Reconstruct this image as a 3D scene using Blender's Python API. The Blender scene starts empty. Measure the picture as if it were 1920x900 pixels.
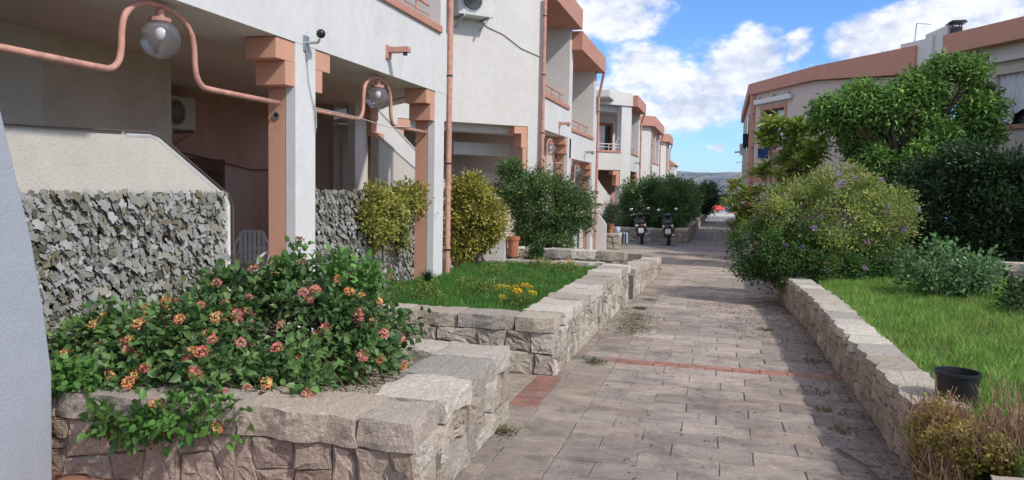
import bpy, math, random
import numpy as np
from mathutils import Vector, Matrix
R_ = math.radians
random.seed(7); rng = np.random.default_rng(11)
sc = bpy.context.scene
COL = sc.collection

# ------------------------------------------------------------------ camera
F = 1420.0
th = math.atan(98.6/F); roll = 0.0195; yaw = math.atan(389/F)
cd = bpy.data.cameras.new('camera'); cam = bpy.data.objects.new('camera', cd); COL.objects.link(cam)
CAM = Vector((3.53997, -9.44016, 1.55))
fw = Vector((-math.sin(yaw)*math.cos(th), math.cos(yaw)*math.cos(th), -math.sin(th)))
rt0 = Vector((math.cos(yaw), math.sin(yaw), 0)); up0 = rt0.cross(fw)
c_, s_ = math.cos(roll), math.sin(roll)
rt = c_*rt0 + s_*up0; up = -s_*rt0 + c_*up0
cam.matrix_world = Matrix(((rt.x, up.x, -fw.x, CAM.x), (rt.y, up.y, -fw.y, CAM.y), (rt.z, up.z, -fw.z, CAM.z), (0, 0, 0, 1)))
cd.sensor_width = 36; cd.lens = 36*F/1920; cd.clip_start = 0.05; cd.clip_end = 20000
sc.camera = cam

# ------------------------------------------------------------------ sun, sky
EL = R_(42); S = Vector((.906*math.cos(EL), -.423*math.cos(EL), math.sin(EL))).normalized()
sl = bpy.data.lights.new('sun', 'SUN'); sl.energy = 2.0; sl.angle = R_(3.0); sl.color = (1.0, .945, .865)
so = bpy.data.objects.new('sun', sl); COL.objects.link(so); so.rotation_euler = S.to_track_quat('Z', 'Y').to_euler()
sc.view_settings.view_transform = 'Standard'; sc.view_settings.look = 'None'; sc.view_settings.exposure = 0.62; sc.view_settings.gamma = 1
W = bpy.data.worlds.new('World'); sc.world = W; W.use_nodes = True
nt = W.node_tree; nt.nodes.clear()
def N(nt, t, **k):
    n = nt.nodes.new(t)
    for a, b in k.items():
        if a.startswith('i_'): n.inputs[a[2:].replace('_', ' ')].default_value = b
        else: setattr(n, a, b)
    return n
def L(nt, a, b): nt.links.new(a, b)
def M_(nt, op, a, b=None, c=None):
    n = nt.nodes.new('ShaderNodeMath'); n.operation = op
    for i, v in enumerate((a, b, c)):
        if v is None: continue
        if isinstance(v, (int, float)): n.inputs[i].default_value = v
        else: nt.links.new(v, n.inputs[i])
    return n.outputs[0]
def mixc(nt, fac, a, b, blend='MIX'):
    n = nt.nodes.new('ShaderNodeMix'); n.data_type = 'RGBA'; n.blend_type = blend
    for s, v in ((n.inputs[0], fac), (n.inputs[6], a), (n.inputs[7], b)):
        if hasattr(v, 'links') or isinstance(v, bpy.types.NodeSocket): nt.links.new(v, s)
        elif isinstance(v, (int, float)): s.default_value = v
        else: s.default_value = (*v, 1) if len(v) == 3 else v
    return n.outputs[2]
def ramp(nt, f, stops):
    n = nt.nodes.new('ShaderNodeValToRGB'); nt.links.new(f, n.inputs[0])
    e = n.color_ramp.elements
    while len(e) < len(stops): e.new(.5)
    for i, (p, c) in enumerate(stops):
        e[i].position = p; e[i].color = (*c, 1) if hasattr(c, '__len__') else (c, c, c, 1)
    return n.outputs[0]
sky = N(nt, 'ShaderNodeTexSky', sky_type='NISHITA', sun_disc=False, sun_elevation=EL, sun_rotation=math.atan2(S.x, S.y), altitude=10, air_density=1.0, dust_density=.1, ozone_density=3.5)
tc = N(nt, 'ShaderNodeTexCoord'); sp = N(nt, 'ShaderNodeSeparateXYZ'); L(nt, tc.outputs['Generated'], sp.inputs[0])
az = M_(nt, 'ARCTAN2', sp.outputs[0], sp.outputs[1]); el = M_(nt, 'ARCSINE', sp.outputs[2])
cmb = N(nt, 'ShaderNodeCombineXYZ'); L(nt, az, cmb.inputs[0]); L(nt, el, cmb.inputs[1])
def nz(scale, detail=8, rough=.6, off=(0, 0, 0), sc3=(1, 1.5, 1)):
    mp = N(nt, 'ShaderNodeMapping'); L(nt, cmb.outputs[0], mp.inputs[0]); mp.inputs['Location'].default_value = off; mp.inputs['Scale'].default_value = sc3
    n = N(nt, 'ShaderNodeTexNoise', i_Scale=scale, i_Detail=detail, i_Roughness=rough); L(nt, mp.outputs[0], n.inputs['Vector']); return n.outputs[0]
def px_dir(x, y):
    v = fw + rt*((x-960)/F) - up*((y-450)/F); v.normalize(); return math.atan2(v.x, v.y), math.asin(v.z)
CLOUDS = [(1215, 130, 75, 60, 1.), (1290, 180, 120, 70, 1.), (1420, 90, 60, 45, 1.), (1395, 130, 90, 60, .9), (1380, 190, 90, 40, .6), (1140, 30, 110, 50, 1.), (1500, 82, 30, 28, .75),
          (1490, 130, 60, 40, .4), (1690, 60, 110, 55, 1.), (1800, 30, 130, 60, 1.), (1640, 90, 70, 35, .9), (1905, 20, 60, 70, .7), (1341, 276, 20, 12, .8), (1200, 240, 110, 45, .75), (1270, 215, 90, 40, .7), (1180, 190, 70, 60, .8),
          (1330, 250, 80, 20, .3), (1450, 240, 60, 25, .2), (600, 100, 300, 120, .8), (-200, 100, 500, 150, 1.), (2400, 60, 300, 120, 1.)]
warp = nz(9, 5, .6, (3, 1, 0)); warp2 = nz(9, 5, .6, (7, 5, 2))
azw = M_(nt, 'ADD', az, M_(nt, 'MULTIPLY', M_(nt, 'SUBTRACT', warp, .5), .07)); elw = M_(nt, 'ADD', el, M_(nt, 'MULTIPLY', M_(nt, 'SUBTRACT', warp2, .5), .055))
tot = None
for (x, y, rx, ry, w) in CLOUDS:
    a0, e0 = px_dir(x, y)
    dx = M_(nt, 'MULTIPLY', M_(nt, 'SUBTRACT', azw, a0), F/rx); dy = M_(nt, 'MULTIPLY', M_(nt, 'SUBTRACT', elw, e0), F/ry)
    g = M_(nt, 'MULTIPLY', M_(nt, 'MAXIMUM', M_(nt, 'SUBTRACT', 1.5, M_(nt, 'ADD', M_(nt, 'MULTIPLY', dx, dx), M_(nt, 'MULTIPLY', dy, dy))), 0), w*.7)
    tot = g if tot is None else M_(nt, 'MAXIMUM', tot, g)
fine = nz(26, 10, .62, (1, 2, 0)); vfine = nz(6, 6, .6, (4, 2, 0))
away = N(nt, 'ShaderNodeMapRange', interpolation_type='SMOOTHSTEP', i_From_Min=.55, i_From_Max=1.1); L(nt, M_(nt, 'ABSOLUTE', M_(nt, 'ADD', az, .15)), away.inputs[0])
high = N(nt, 'ShaderNodeMapRange', interpolation_type='SMOOTHSTEP', i_From_Min=.35, i_From_Max=.8); L(nt, el, high.inputs[0])
tot = M_(nt, 'MAXIMUM', tot, M_(nt, 'MULTIPLY', M_(nt, 'MAXIMUM', away.outputs[0], high.outputs[0]), .62))  # unseen cloud cover overhead and behind, added to brighten and neutralise ambient light
dens = M_(nt, 'ADD', tot, M_(nt, 'MULTIPLY', M_(nt, 'SUBTRACT', fine, .5), 1.5))
mask = N(nt, 'ShaderNodeMapRange', interpolation_type='SMOOTHSTEP', i_From_Min=.22, i_From_Max=.85); L(nt, dens, mask.inputs[0])
low = N(nt, 'ShaderNodeMapRange', i_From_Min=.02, i_From_Max=.20, i_To_Min=.10, i_To_Max=-.02); L(nt, el, low.inputs[0])
shade = M_(nt, 'SUBTRACT', M_(nt, 'ADD', M_(nt, 'MULTIPLY', fine, .55), M_(nt, 'MULTIPLY', vfine, .5)), low.outputs[0])
ccol = ramp(nt, shade, [(.36, (2.5, 2.8, 3.5)), (.46, (3.2, 3.45, 4.1)), (.55, (4.5, 4.6, 4.95)), (.66, (5.5, 5.45, 5.5))])
skyc = mixc(nt, 1.0, sky.outputs[0], (.45, .63, .88), 'MULTIPLY')
cc = mixc(nt, M_(nt, 'MULTIPLY', mask.outputs[0], .94), skyc, ccol)
bg = N(nt, 'ShaderNodeBackground'); bg.inputs[1].default_value = .145
L(nt, cc, bg.inputs[0]); wo = N(nt, 'ShaderNodeOutputWorld'); L(nt, bg.outputs[0], wo.inputs[0])
W.cycles.sampling_method = 'MANUAL'; W.cycles.sample_map_resolution = 512
sc.cycles.max_bounces = 6; sc.cycles.diffuse_bounces = 4; sc.cycles.glossy_bounces = 2; sc.cycles.transmission_bounces = 4; sc.cycles.transparent_max_bounces = 6
sc.cycles.caustics_reflective = False; sc.cycles.caustics_refractive = False

# ------------------------------------------------------------------ materials
MATS = {}
def newmat(name):
    m = bpy.data.materials.new(name); m.use_nodes = True; t = m.node_tree
    b = t.nodes['Principled BSDF']; MATS[name] = m
    return m, t, b
def objco(t): return t.nodes.new('ShaderNodeNewGeometry').outputs['Position']
def noise(t, scale, detail=4, rough=.6, co=None, sc3=None):
    n = t.nodes.new('ShaderNodeTexNoise'); n.inputs['Scale'].default_value = scale; n.inputs['Detail'].default_value = detail; n.inputs['Roughness'].default_value = rough
    co = co or objco(t)
    if sc3:
        mp = t.nodes.new('ShaderNodeMapping'); mp.inputs['Scale'].default_value = sc3; t.links.new(co, mp.inputs[0]); co = mp.outputs[0]
    t.links.new(co, n.inputs['Vector']); return n.outputs[0]
def bump(t, b, h, strength, dist=.01):
    n = t.nodes.new('ShaderNodeBump'); n.inputs['Strength'].default_value = strength; n.inputs['Distance'].default_value = dist
    t.links.new(h, n.inputs['Height']); t.links.new(n.outputs[0], b.inputs['Normal'])
def stucco(name, col, dirt=(.45, .42, .38), amt=.35, b_str=.5, scale=45, rough=.85):
    m, t, b = newmat(name)
    st = noise(t, 1.3, 6, .65); streak = noise(t, 3.0, 5, .6, sc3=(1.5, 1.5, .18))
    f = ramp(t, st, [(.45, 0.), (.8, 1.)]); f2 = ramp(t, streak, [(.52, 0.), (.8, 1.)])
    k = M_(t, 'MULTIPLY', M_(t, 'MAXIMUM', f, f2), amt)
    c1 = mixc(t, k, col, dirt)
    fn = ramp(t, noise(t, 9, 6, .7), [(.3, .93), (.7, 1.04)])
    c2 = mixc(t, 1.0, c1, fn, 'MULTIPLY')
    t.links.new(c2, b.inputs['Base Color']); b.inputs['Roughness'].default_value = rough
    h = noise(t, scale, 3, .55); bump(t, b, h, b_str, .012)
    return m
def attr_mat(name, rough=.6, trans=0., spec=.3, grain=0, gscale=60, bmp=0, bscale=60, tint=(1, 1, 1), coat=0):
    m, t, b = newmat(name)
    a = t.nodes.new('ShaderNodeAttribute'); a.attribute_name = 'Col'; c = a.outputs['Color']
    if grain:
        g = ramp(t, noise(t, gscale, 5, .75), [(.3, 1-grain), (.7, 1+grain)]); c = mixc(t, 1.0, c, g, 'MULTIPLY')
    t.links.new(c, b.inputs['Base Color']); b.inputs['Roughness'].default_value = rough; b.inputs['Specular IOR Level'].default_value = spec
    if bmp: bump(t, b, noise(t, bscale, 5, .7), bmp, .02)
    if trans:
        tr = t.nodes.new('ShaderNodeBsdfTranslucent'); t.links.new(c, tr.inputs[0]); mx = t.nodes.new('ShaderNodeMixShader'); mx.inputs[0].default_value = trans
        o = t.nodes['Material Output']; t.links.new(b.outputs[0], mx.inputs[1]); t.links.new(tr.outputs[0], mx.inputs[2]); t.links.new(mx.outputs[0], o.inputs[0])
    return m
def paving_mat():
    m, t, b = newmat('paving_stone'); a = t.nodes.new('ShaderNodeAttribute'); a.attribute_name = 'Col'; c = a.outputs['Color']
    g1_ = ramp(t, noise(t, 60, 6, .8), [(.3, .74), (.7, 1.25)]); g2_ = ramp(t, noise(t, 5, 8, .75, sc3=(.8, 1.6, 1)), [(.32, .70), (.5, 1.0), (.68, 1.22)])
    c = mixc(t, 1., c, g1_, 'MULTIPLY'); c = mixc(t, 1., c, g2_, 'MULTIPLY')
    st = ramp(t, noise(t, 2.2, 9, .78), [(.48, 0.), (.64, .6)]); c = mixc(t, st, c, (.135, .12, .11))
    pale = ramp(t, noise(t, 3.4, 9, .8, sc3=(1.3, 1, 1)), [(.53, 0.), (.68, .55)]); c = mixc(t, pale, c, (.50, .44, .40))
    t.links.new(c, b.inputs['Base Color']); b.inputs['Roughness'].default_value = .92; b.inputs['Specular IOR Level'].default_value = .15
    bump(t, b, noise(t, 45, 8, .8), .9, .02); return m
def plain(name, col, rough=.5, metal=0, spec=.5, var=.1, vs=12, bmp=0):
    m, t, b = newmat(name)
    g = ramp(t, noise(t, vs, 4, .6), [(.3, 1-var), (.7, 1+var)]); t.links.new(mixc(t, 1.0, col, g, 'MULTIPLY'), b.inputs['Base Color'])
    b.inputs['Roughness'].default_value = rough; b.inputs['Metallic'].default_value = metal; b.inputs['Specular IOR Level'].default_value = spec
    if bmp: bump(t, b, noise(t, 80, 3), bmp, .01)
    return m
WHITE = stucco('white_stucco', (.72, .718, .712), dirt=(.50, .49, .42), amt=.45, b_str=.12, scale=60)
SHADEW = stucco('shade_toned_stucco', (.36, .39, .44), dirt=(.33, .35, .38), amt=.6, b_str=.3, scale=50)  # white wall with its shade put into the grey-blue base colour
CREAM = stucco('cream_stucco', (.70, .675, .645), dirt=(.5, .46, .4), amt=.32, b_str=.16, scale=60)
SHELL = stucco('rough_cream_stucco', (.62, .575, .51), dirt=(.42, .37, .3), amt=.35, b_str=.4, scale=42)
CEIL = stucco('warm_ceiling_paint', (.72, .60, .53), amt=.2, b_str=.2)
SALMON = stucco('salmon_paint', (.66, .35, .24), dirt=(.52, .30, .18), amt=.22, b_str=.2, rough=.7)
SALMON2 = stucco('weathered_salmon_render', (.54, .27, .195), dirt=(.36, .18, .13), amt=.4, b_str=.35)
INNER = stucco('interior_pink_render', (.60, .37, .30), dirt=(.3, .16, .12), amt=.4, b_str=.3)
PIPE = plain('salmon_pipe_paint', (.56, .29, .225), .6, var=.25, vs=14)
STONE = attr_mat('granite', .9, grain=.38, gscale=70, bmp=.9, bscale=38, spec=.15)
TILE = paving_mat()
LEAF = attr_mat('leaf', .42, trans=.3, spec=.35)
LEAFM = attr_mat('matt_leaf', .6, trans=.35, spec=.2)
PETAL = attr_mat('petal', .6, trans=.3, spec=.2)
FLAP = attr_mat('screen_leaf_plastic', .55, trans=.08, spec=.3)
BARK = plain('bark', (.12, .085, .06), .9, var=.3, vs=30, bmp=.6)
SOIL = plain('soil', (.11, .08, .06), .95, var=.3, vs=25, bmp=.8)
BLACK = plain('black_plastic', (.018, .018, .022), .4)
DARK = plain('dark_metal', (.04, .04, .045), .5, .4)
STEEL = plain('galvanised_metal', (.42, .43, .44), .4, .7)
ACW = plain('appliance_white', (.66, .66, .64), .45, var=.06)
CHROME = plain('bright_metal', (.75, .76, .78), .25, .9, var=.03)
WOOD = plain('brown_wood', (.13, .055, .03), .6, var=.25, vs=9)
TERRA = plain('terracotta', (.46, .17, .09), .8, var=.15)
PLAST = plain('white_plastic', (.75, .76, .78), .35, var=.04)
CURT = plain('curtain_cloth', (.68, .70, .74), .9, var=.1, vs=6)
WINDARK = plain('window_pane', (.03, .035, .04), .08, spec=.8)
PALEPANE = plain('roller_blind', (.62, .66, .68), .6, var=.05)
CABLE = plain('old_cable', (.12, .09, .08), .7)
CABLEW = plain('pale_cable', (.5, .48, .45), .7)
BLUE = plain('blue_cloth', (.02, .06, .2), .8)
SILVER = plain('silver_grey_cloth', (.42, .48, .56), .6, var=.2)
GLOSSBLACK = plain('gloss_black_paint', (.012, .012, .016), .18, spec=.6)
PLATE = plain('plate_white', (.8, .8, .82), .4, var=.03)
def glass_mat():
    m = bpy.data.materials.new('clear_globe'); m.use_nodes = True; t = m.node_tree; t.nodes.clear()
    tr = t.nodes.new('ShaderNodeBsdfTransparent'); tr.inputs[0].default_value = (.93, .94, .95, 1)
    gl = t.nodes.new('ShaderNodeBsdfGlossy'); gl.inputs['Roughness'].default_value = .04; df = t.nodes.new('ShaderNodeBsdfDiffuse'); df.inputs[0].default_value = (.7, .7, .72, 1)
    fr = t.nodes.new('ShaderNodeFresnel'); fr.inputs[0].default_value = 1.5
    dm = t.nodes.new('ShaderNodeMixShader'); d_ = ramp(t, noise(t, 9, 6, .7), [(.35, .05), (.75, .20)]); t.links.new(d_, dm.inputs[0]); t.links.new(tr.outputs[0], dm.inputs[1]); t.links.new(df.outputs[0], dm.inputs[2])
    mx = t.nodes.new('ShaderNodeMixShader'); o = t.nodes.new('ShaderNodeOutputMaterial'); t.links.new(M_(t, 'MINIMUM', M_(t, 'MULTIPLY', fr.outputs[0], .6), 1.), mx.inputs[0]); t.links.new(dm.outputs[0], mx.inputs[1]); t.links.new(gl.outputs[0], mx.inputs[2]); t.links.new(mx.outputs[0], o.inputs[0])
    return m
GLASS = glass_mat()
def sea_mat():
    m, t, b = newmat('sea_water'); b.inputs['Base Color'].default_value = (.10, .19, .36, 1); b.inputs['Roughness'].default_value = .35
    bump(t, b, noise(t, .2, 4), .5, .5); return m
def hill_mat():
    m, t, b = newmat('hill_slope')
    v = ramp(t, noise(t, .006, 8, .65), [(.40, (.05, .06, .065)), (.50, (.09, .095, .10)), (.58, (.20, .18, .17)), (.70, (.40, .36, .33))])
    w = ramp(t, noise(t, .03, 6, .7), [(.3, .8), (.7, 1.2)]); t.links.new(mixc(t, 1., v, w, 'MULTIPLY'), b.inputs['Base Color']); b.inputs['Roughness'].default_value = 1; return m
def ground_mat():
    m, t, b = newmat('dry_ground')
    v = ramp(t, noise(t, .25, 8, .7), [(.3, (.06, .085, .03)), (.5, (.12, .11, .06)), (.7, (.24, .2, .15))]); t.links.new(v, b.inputs['Base Color']); b.inputs['Roughness'].default_value = 1
    bump(t, b, noise(t, 12, 6), .6, .05); return m
def gravel_mat():
    m, t, b = newmat('pale_gravel')
    vo = t.nodes.new('ShaderNodeTexVoronoi'); vo.inputs['Scale'].default_value = 55; t.links.new(objco(t), vo.inputs['Vector'])
    v = ramp(t, vo.outputs['Distance'], [(.0, (.62, .55, .45)), (.5, (.48, .41, .32)), (.8, (.16, .12, .09))]); t.links.new(v, b.inputs['Base Color']); b.inputs['Roughness'].default_value = .95
    inv = M_(t, 'SUBTRACT', 1, vo.outputs['Distance']); bump(t, b, inv, .9, .03); return m
def lawn_mat():
    m, t, b = newmat('lawn_base'); v = ramp(t, noise(t, 3, 6, .7), [(.35, (.05, .10, .018)), (.65, (.09, .13, .03))]); t.links.new(v, b.inputs['Base Color']); b.inputs['Roughness'].default_value = 1
    return m
def farpath_mat():
    m, t, b = newmat('distant_paving')
    br = t.nodes.new('ShaderNodeTexBrick'); t.links.new(objco(t), br.inputs['Vector']); br.inputs['Scale'].default_value = 1; br.inputs['Brick Width'].default_value = .46; br.inputs['Row Height'].default_value = .25
    br.inputs['Mortar Size'].default_value = .012; br.inputs['Color1'].default_value = (.30, .265, .245, 1); br.inputs['Color2'].default_value = (.22, .195, .185, 1); br.inputs['Mortar'].default_value = (.08, .07, .06, 1)
    w = ramp(t, noise(t, .9, 7, .7, sc3=(.5, 1.6, 1)), [(.3, .62), (.55, 1.), (.75, 1.25)]); t.links.new(mixc(t, 1., br.outputs['Color'], w, 'MULTIPLY'), b.inputs['Base Color']); b.inputs['Roughness'].default_value = .9
    bump(t, b, noise(t, 40, 4), .5, .02); return m
SEA, HILL, GROUND, GRAVEL, LAWN, FARP = sea_mat(), hill_mat(), ground_mat(), gravel_mat(), lawn_mat(), farpath_mat()

# ------------------------------------------------------------------ builders
OFF = {}
def tag(o, label=None, cat=None, group=None, kind=None):
    if label: o['label'] = label
    if cat: o['category'] = cat
    if group: o['group'] = group
    if kind: o['kind'] = kind
    return o
def thing(name, loc, label, cat, group=None):
    o = bpy.data.objects.new(name, None); COL.objects.link(o); o.location = loc; o.empty_display_size = .2
    OFF[o.name] = Vector(loc); return tag(o, label, cat, group)
def link_mesh(name, v, f, mat, parent=None, colors=None, smooth=False, bevel=0):
    v = np.asarray(v, dtype=np.float64).reshape(-1, 3)
    if parent is not None: off = OFF[parent.name]
    else:
        off = Vector(((v[:, 0].min()+v[:, 0].max())/2, (v[:, 1].min()+v[:, 1].max())/2, v[:, 2].min()))
    me = bpy.data.meshes.new(name)
    if isinstance(f, np.ndarray):
        vv = (v-np.array(off)).astype(np.float32)
        me.vertices.add(len(vv)); me.vertices.foreach_set('co', vv.ravel())
        k = f.shape[1]; me.loops.add(f.size); me.loops.foreach_set('vertex_index', f.ravel().astype(np.int32))
        me.polygons.add(len(f)); me.polygons.foreach_set('loop_start', np.arange(0, f.size, k, dtype=np.int32)); me.polygons.foreach_set('loop_total', np.full(len(f), k, dtype=np.int32))
        me.update(calc_edges=True)
    else:
        me.from_pydata([tuple(p) for p in (v-np.array(off))], [], f)
    if colors is not None:
        a = me.color_attributes.new('Col', 'FLOAT_COLOR', 'POINT'); c = np.ones((len(v), 4), dtype=np.float32); c[:, :3] = colors; a.data.foreach_set('color', c.ravel())
    if smooth: me.polygons.foreach_set('use_smooth', [True]*len(me.polygons))
    me.materials.append(mat)
    o = bpy.data.objects.new(name, me); COL.objects.link(o)
    if parent is not None: o.parent = parent; OFF[o.name] = OFF[parent.name]
    else: o.location = off; OFF[o.name] = Vector(off)
    if bevel:
        bm = o.modifiers.new('b', 'BEVEL'); bm.width = bevel; bm.segments = 2; bm.limit_method = 'ANGLE'
    return o
class MB:
    def __init__(s, T=None): s.v = []; s.f = []; s.c = []; s.T = T; s.col = None
    def add(s, vs, fs):
        k = len(s.v)
        for p in vs:
            p = Vector(p); s.v.append(tuple(s.T @ p) if s.T is not None else tuple(p)); s.c.append(s.col or (1, 1, 1))
        s.f += [tuple(i+k for i in q) for q in fs]; return s
    def box(s, x0, x1, y0, y1, z0, z1):
        return s.add([(x0, y0, z0), (x1, y0, z0), (x1, y1, z0), (x0, y1, z0), (x0, y0, z1), (x1, y0, z1), (x1, y1, z1), (x0, y1, z1)],
                     [(0, 3, 2, 1), (4, 5, 6, 7), (0, 1, 5, 4), (1, 2, 6, 5), (2, 3, 7, 6), (3, 0, 4, 7)])
    def prism(s, poly, a0, a1, axis='x'):
        n = len(poly)
        def P(a, p): return {'x': (a, p[0], p[1]), 'y': (p[0], a, p[1]), 'z': (p[0], p[1], a)}[axis]
        return s.add([P(a0, p) for p in poly]+[P(a1, p) for p in poly], [tuple(range(n))[::-1], tuple(range(n, 2*n))]+[(i, (i+1) % n, n+(i+1) % n, n+i) for i in range(n)])
    def tube(s, pts, r, n=8, cap=True):
        pts = [Vector(p) for p in pts]; rs = r if hasattr(r, '__len__') else [r]*len(pts); vs = []; fs = []
        ref = None
        for i, p in enumerate(pts):
            d = (pts[min(i+1, len(pts)-1)]-pts[max(i-1, 0)]).normalized()
            if ref is None: ref = d.cross(Vector((0, 0, 1)) if abs(d.z) < .9 else Vector((1, 0, 0))).normalized()
            a = (ref-d*ref.dot(d)).normalized(); ref = a; b = d.cross(a)
            for k in range(n): vs.append(p+(a*math.cos(2*math.pi*k/n)+b*math.sin(2*math.pi*k/n))*rs[i])
        for i in range(len(pts)-1):
            for k in range(n): fs.append((i*n+k, i*n+(k+1) % n, (i+1)*n+(k+1) % n, (i+1)*n+k))
        if cap: fs += [tuple(range(n))[::-1], tuple(range((len(pts)-1)*n, len(pts)*n))]
        return s.add(vs, fs)
    def lathe(s, prof, c, n=20, axis='z'):
        vs = []; fs = []
        for (r, z) in prof:
            for k in range(n):
                a = 2*math.pi*k/n; p = (r*math.cos(a), r*math.sin(a), z)
                if axis == 'x': p = (z, p[0], p[1])
                if axis == 'y': p = (p[0], z, p[1])
                vs.append((c[0]+p[0], c[1]+p[1], c[2]+p[2]))
        for i in range(len(prof)-1):
            for k in range(n): fs.append((i*n+k, i*n+(k+1) % n, (i+1)*n+(k+1) % n, (i+1)*n+k))
        return s.add(vs, fs)
    def ball(s, c, r, n=12, sq=(1, 1, 1)):
        vs = [(c[0], c[1], c[2]-r*sq[2])]; fs = []; m = n//2
        for i in range(1, m):
            t = math.pi*i/m
            for k in range(n): a = 2*math.pi*k/n; vs.append((c[0]+r*sq[0]*math.sin(t)*math.cos(a), c[1]+r*sq[1]*math.sin(t)*math.sin(a), c[2]-r*sq[2]*math.cos(t)))
        vs.append((c[0], c[1], c[2]+r*sq[2]))
        for k in range(n): fs.append((0, 1+(k+1) % n, 1+k)); fs.append((len(vs)-1, 1+(m-2)*n+k, 1+(m-2)*n+(k+1) % n))
        for i in range(m-2):
            for k in range(n): fs.append((1+i*n+k, 1+i*n+(k+1) % n, 1+(i+1)*n+(k+1) % n, 1+(i+1)*n+k))
        return s.add(vs, fs)
    def build(s, name, mat, parent=None, smooth=False, bevel=0, color=False):
        return link_mesh(name, s.v, s.f, mat, parent, np.array(s.c) if color else None, smooth, bevel)
def frame45(yc, x=0):   # local x = along the wall towards the corner, local y = outwards, z up
    a = math.sqrt(.5)
    return Matrix(((a, a, 0, x), (a, -a, 0, yc), (0, 0, 1, 0), (0, 0, 0, 1)))
def seg_frame(p0, p1):  # local x along p0->p1, local y to the right-hand side (towards the viewer), z up
    d = Vector((p1[0]-p0[0], p1[1]-p0[1], 0)); Ln = d.length; d.normalize()
    return Matrix(((d.x, d.y, 0, p0[0]), (d.y, -d.x, 0, p0[1]), (0, 0, 1, 0), (0, 0, 0, 1))), Ln
def gz(y): return -.012*(min(y, 17)+9.44)

# ------------------------------------------------------------------ ground, sea, hill
def grid_strip(name, ys, zs, x0, x1, mat, kind='structure', nx=2):
    v = []; f = []
    xs = np.linspace(x0, x1, nx)
    for y, z in zip(ys, zs):
        for x in xs: v.append((x, y, z))
    for i in range(len(ys)-1):
        for j in range(nx-1): f.append((i*nx+j, i*nx+j+1, (i+1)*nx+j+1, (i+1)*nx+j))
    return tag(link_mesh(name, v, f, mat), kind=kind)
grid_strip('ground', [-60, -9.44, 17, 54, 75, 120, 260, 420], [-.05, -.05, -.367, -.367, -1.2, -6, -21, -24], -500, 500, GROUND)
tag(link_mesh('sea', [(-9000, 200, -20), (9000, 200, -20), (9000, 14000, -20), (-9000, 14000, -20)], [(0, 1, 2, 3)], SEA), kind='structure')
nx, ny = 220, 26; xs = np.linspace(-2600, 2400, nx); hv = []; hf = []
ph = rng.random(12)*6.28
for j in range(ny):
    t = j/(ny-1); y = 3300+t*900
    for i, x in enumerate(xs):
        r = sum(math.sin(x*.0019*k+ph[k])/(k**1.15) for k in range(1, 9)); r2 = sum(math.sin(x*.013*k+ph[k]+y*.008*k)/k for k in range(1, 6))
        h = (108+r*7)*min(1, (t*1.15)**.75)+r2*4*min(1, t*3)*(1-.6*t)
        hv.append((x, y, -24+h*1.17))
for j in range(ny-1):
    for i in range(nx-1): hf.append((j*nx+i, j*nx+i+1, (j+1)*nx+i+1, (j+1)*nx+i))
tag(link_mesh('hills', hv, hf, HILL, smooth=True), kind='structure')

# ------------------------------------------------------------------ stonework
def clip_split(poly, p, n):
    a, b = [], []
    m = len(poly)
    for i in range(m):
        P, Q = poly[i], poly[(i+1) % m]; dp = (P-p)@n; dq = (Q-p)@n
        if dp >= 0: a.append(P)
        if dp <= 0: b.append(P)
        if dp*dq < 0: X = P+(Q-P)*(dp/(dp-dq)); a.append(X); b.append(X)
    return a, b
def rubble(L_, H, big, rnd):
    out = []; st = [[np.array(q, float) for q in ((0, 0), (L_, 0), (L_, H), (0, H))]]
    while st:
        po = st.pop(); P = np.array(po)
        e = P.max(0)-P.min(0); area = .5*abs(np.dot(P[:, 0], np.roll(P[:, 1], 1))-np.dot(P[:, 1], np.roll(P[:, 0], 1)))
        if (area < big*rnd.uniform(.45, 1.6) and max(e) < 2.4*min(e)+.05) or area < big*.22: out.append(po); continue
        c = P.mean(0)+e*rnd.uniform(-.18, .18, 2)
        ang = rnd.normal(0, .15)+(0 if e[0] > e[1]*1.45 else math.pi/2)
        a, b = clip_split(po, c, np.array([math.cos(ang), math.sin(ang)]))
        if len(a) < 3 or len(b) < 3: out.append(po); continue
        st += [a, b]
    return out
STC = [(.50, .455, .385), (.43, .38, .31), (.56, .51, .43), (.40, .34, .275), (.47, .41, .33), (.38, .345, .30), (.52, .47, .405)]
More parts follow.
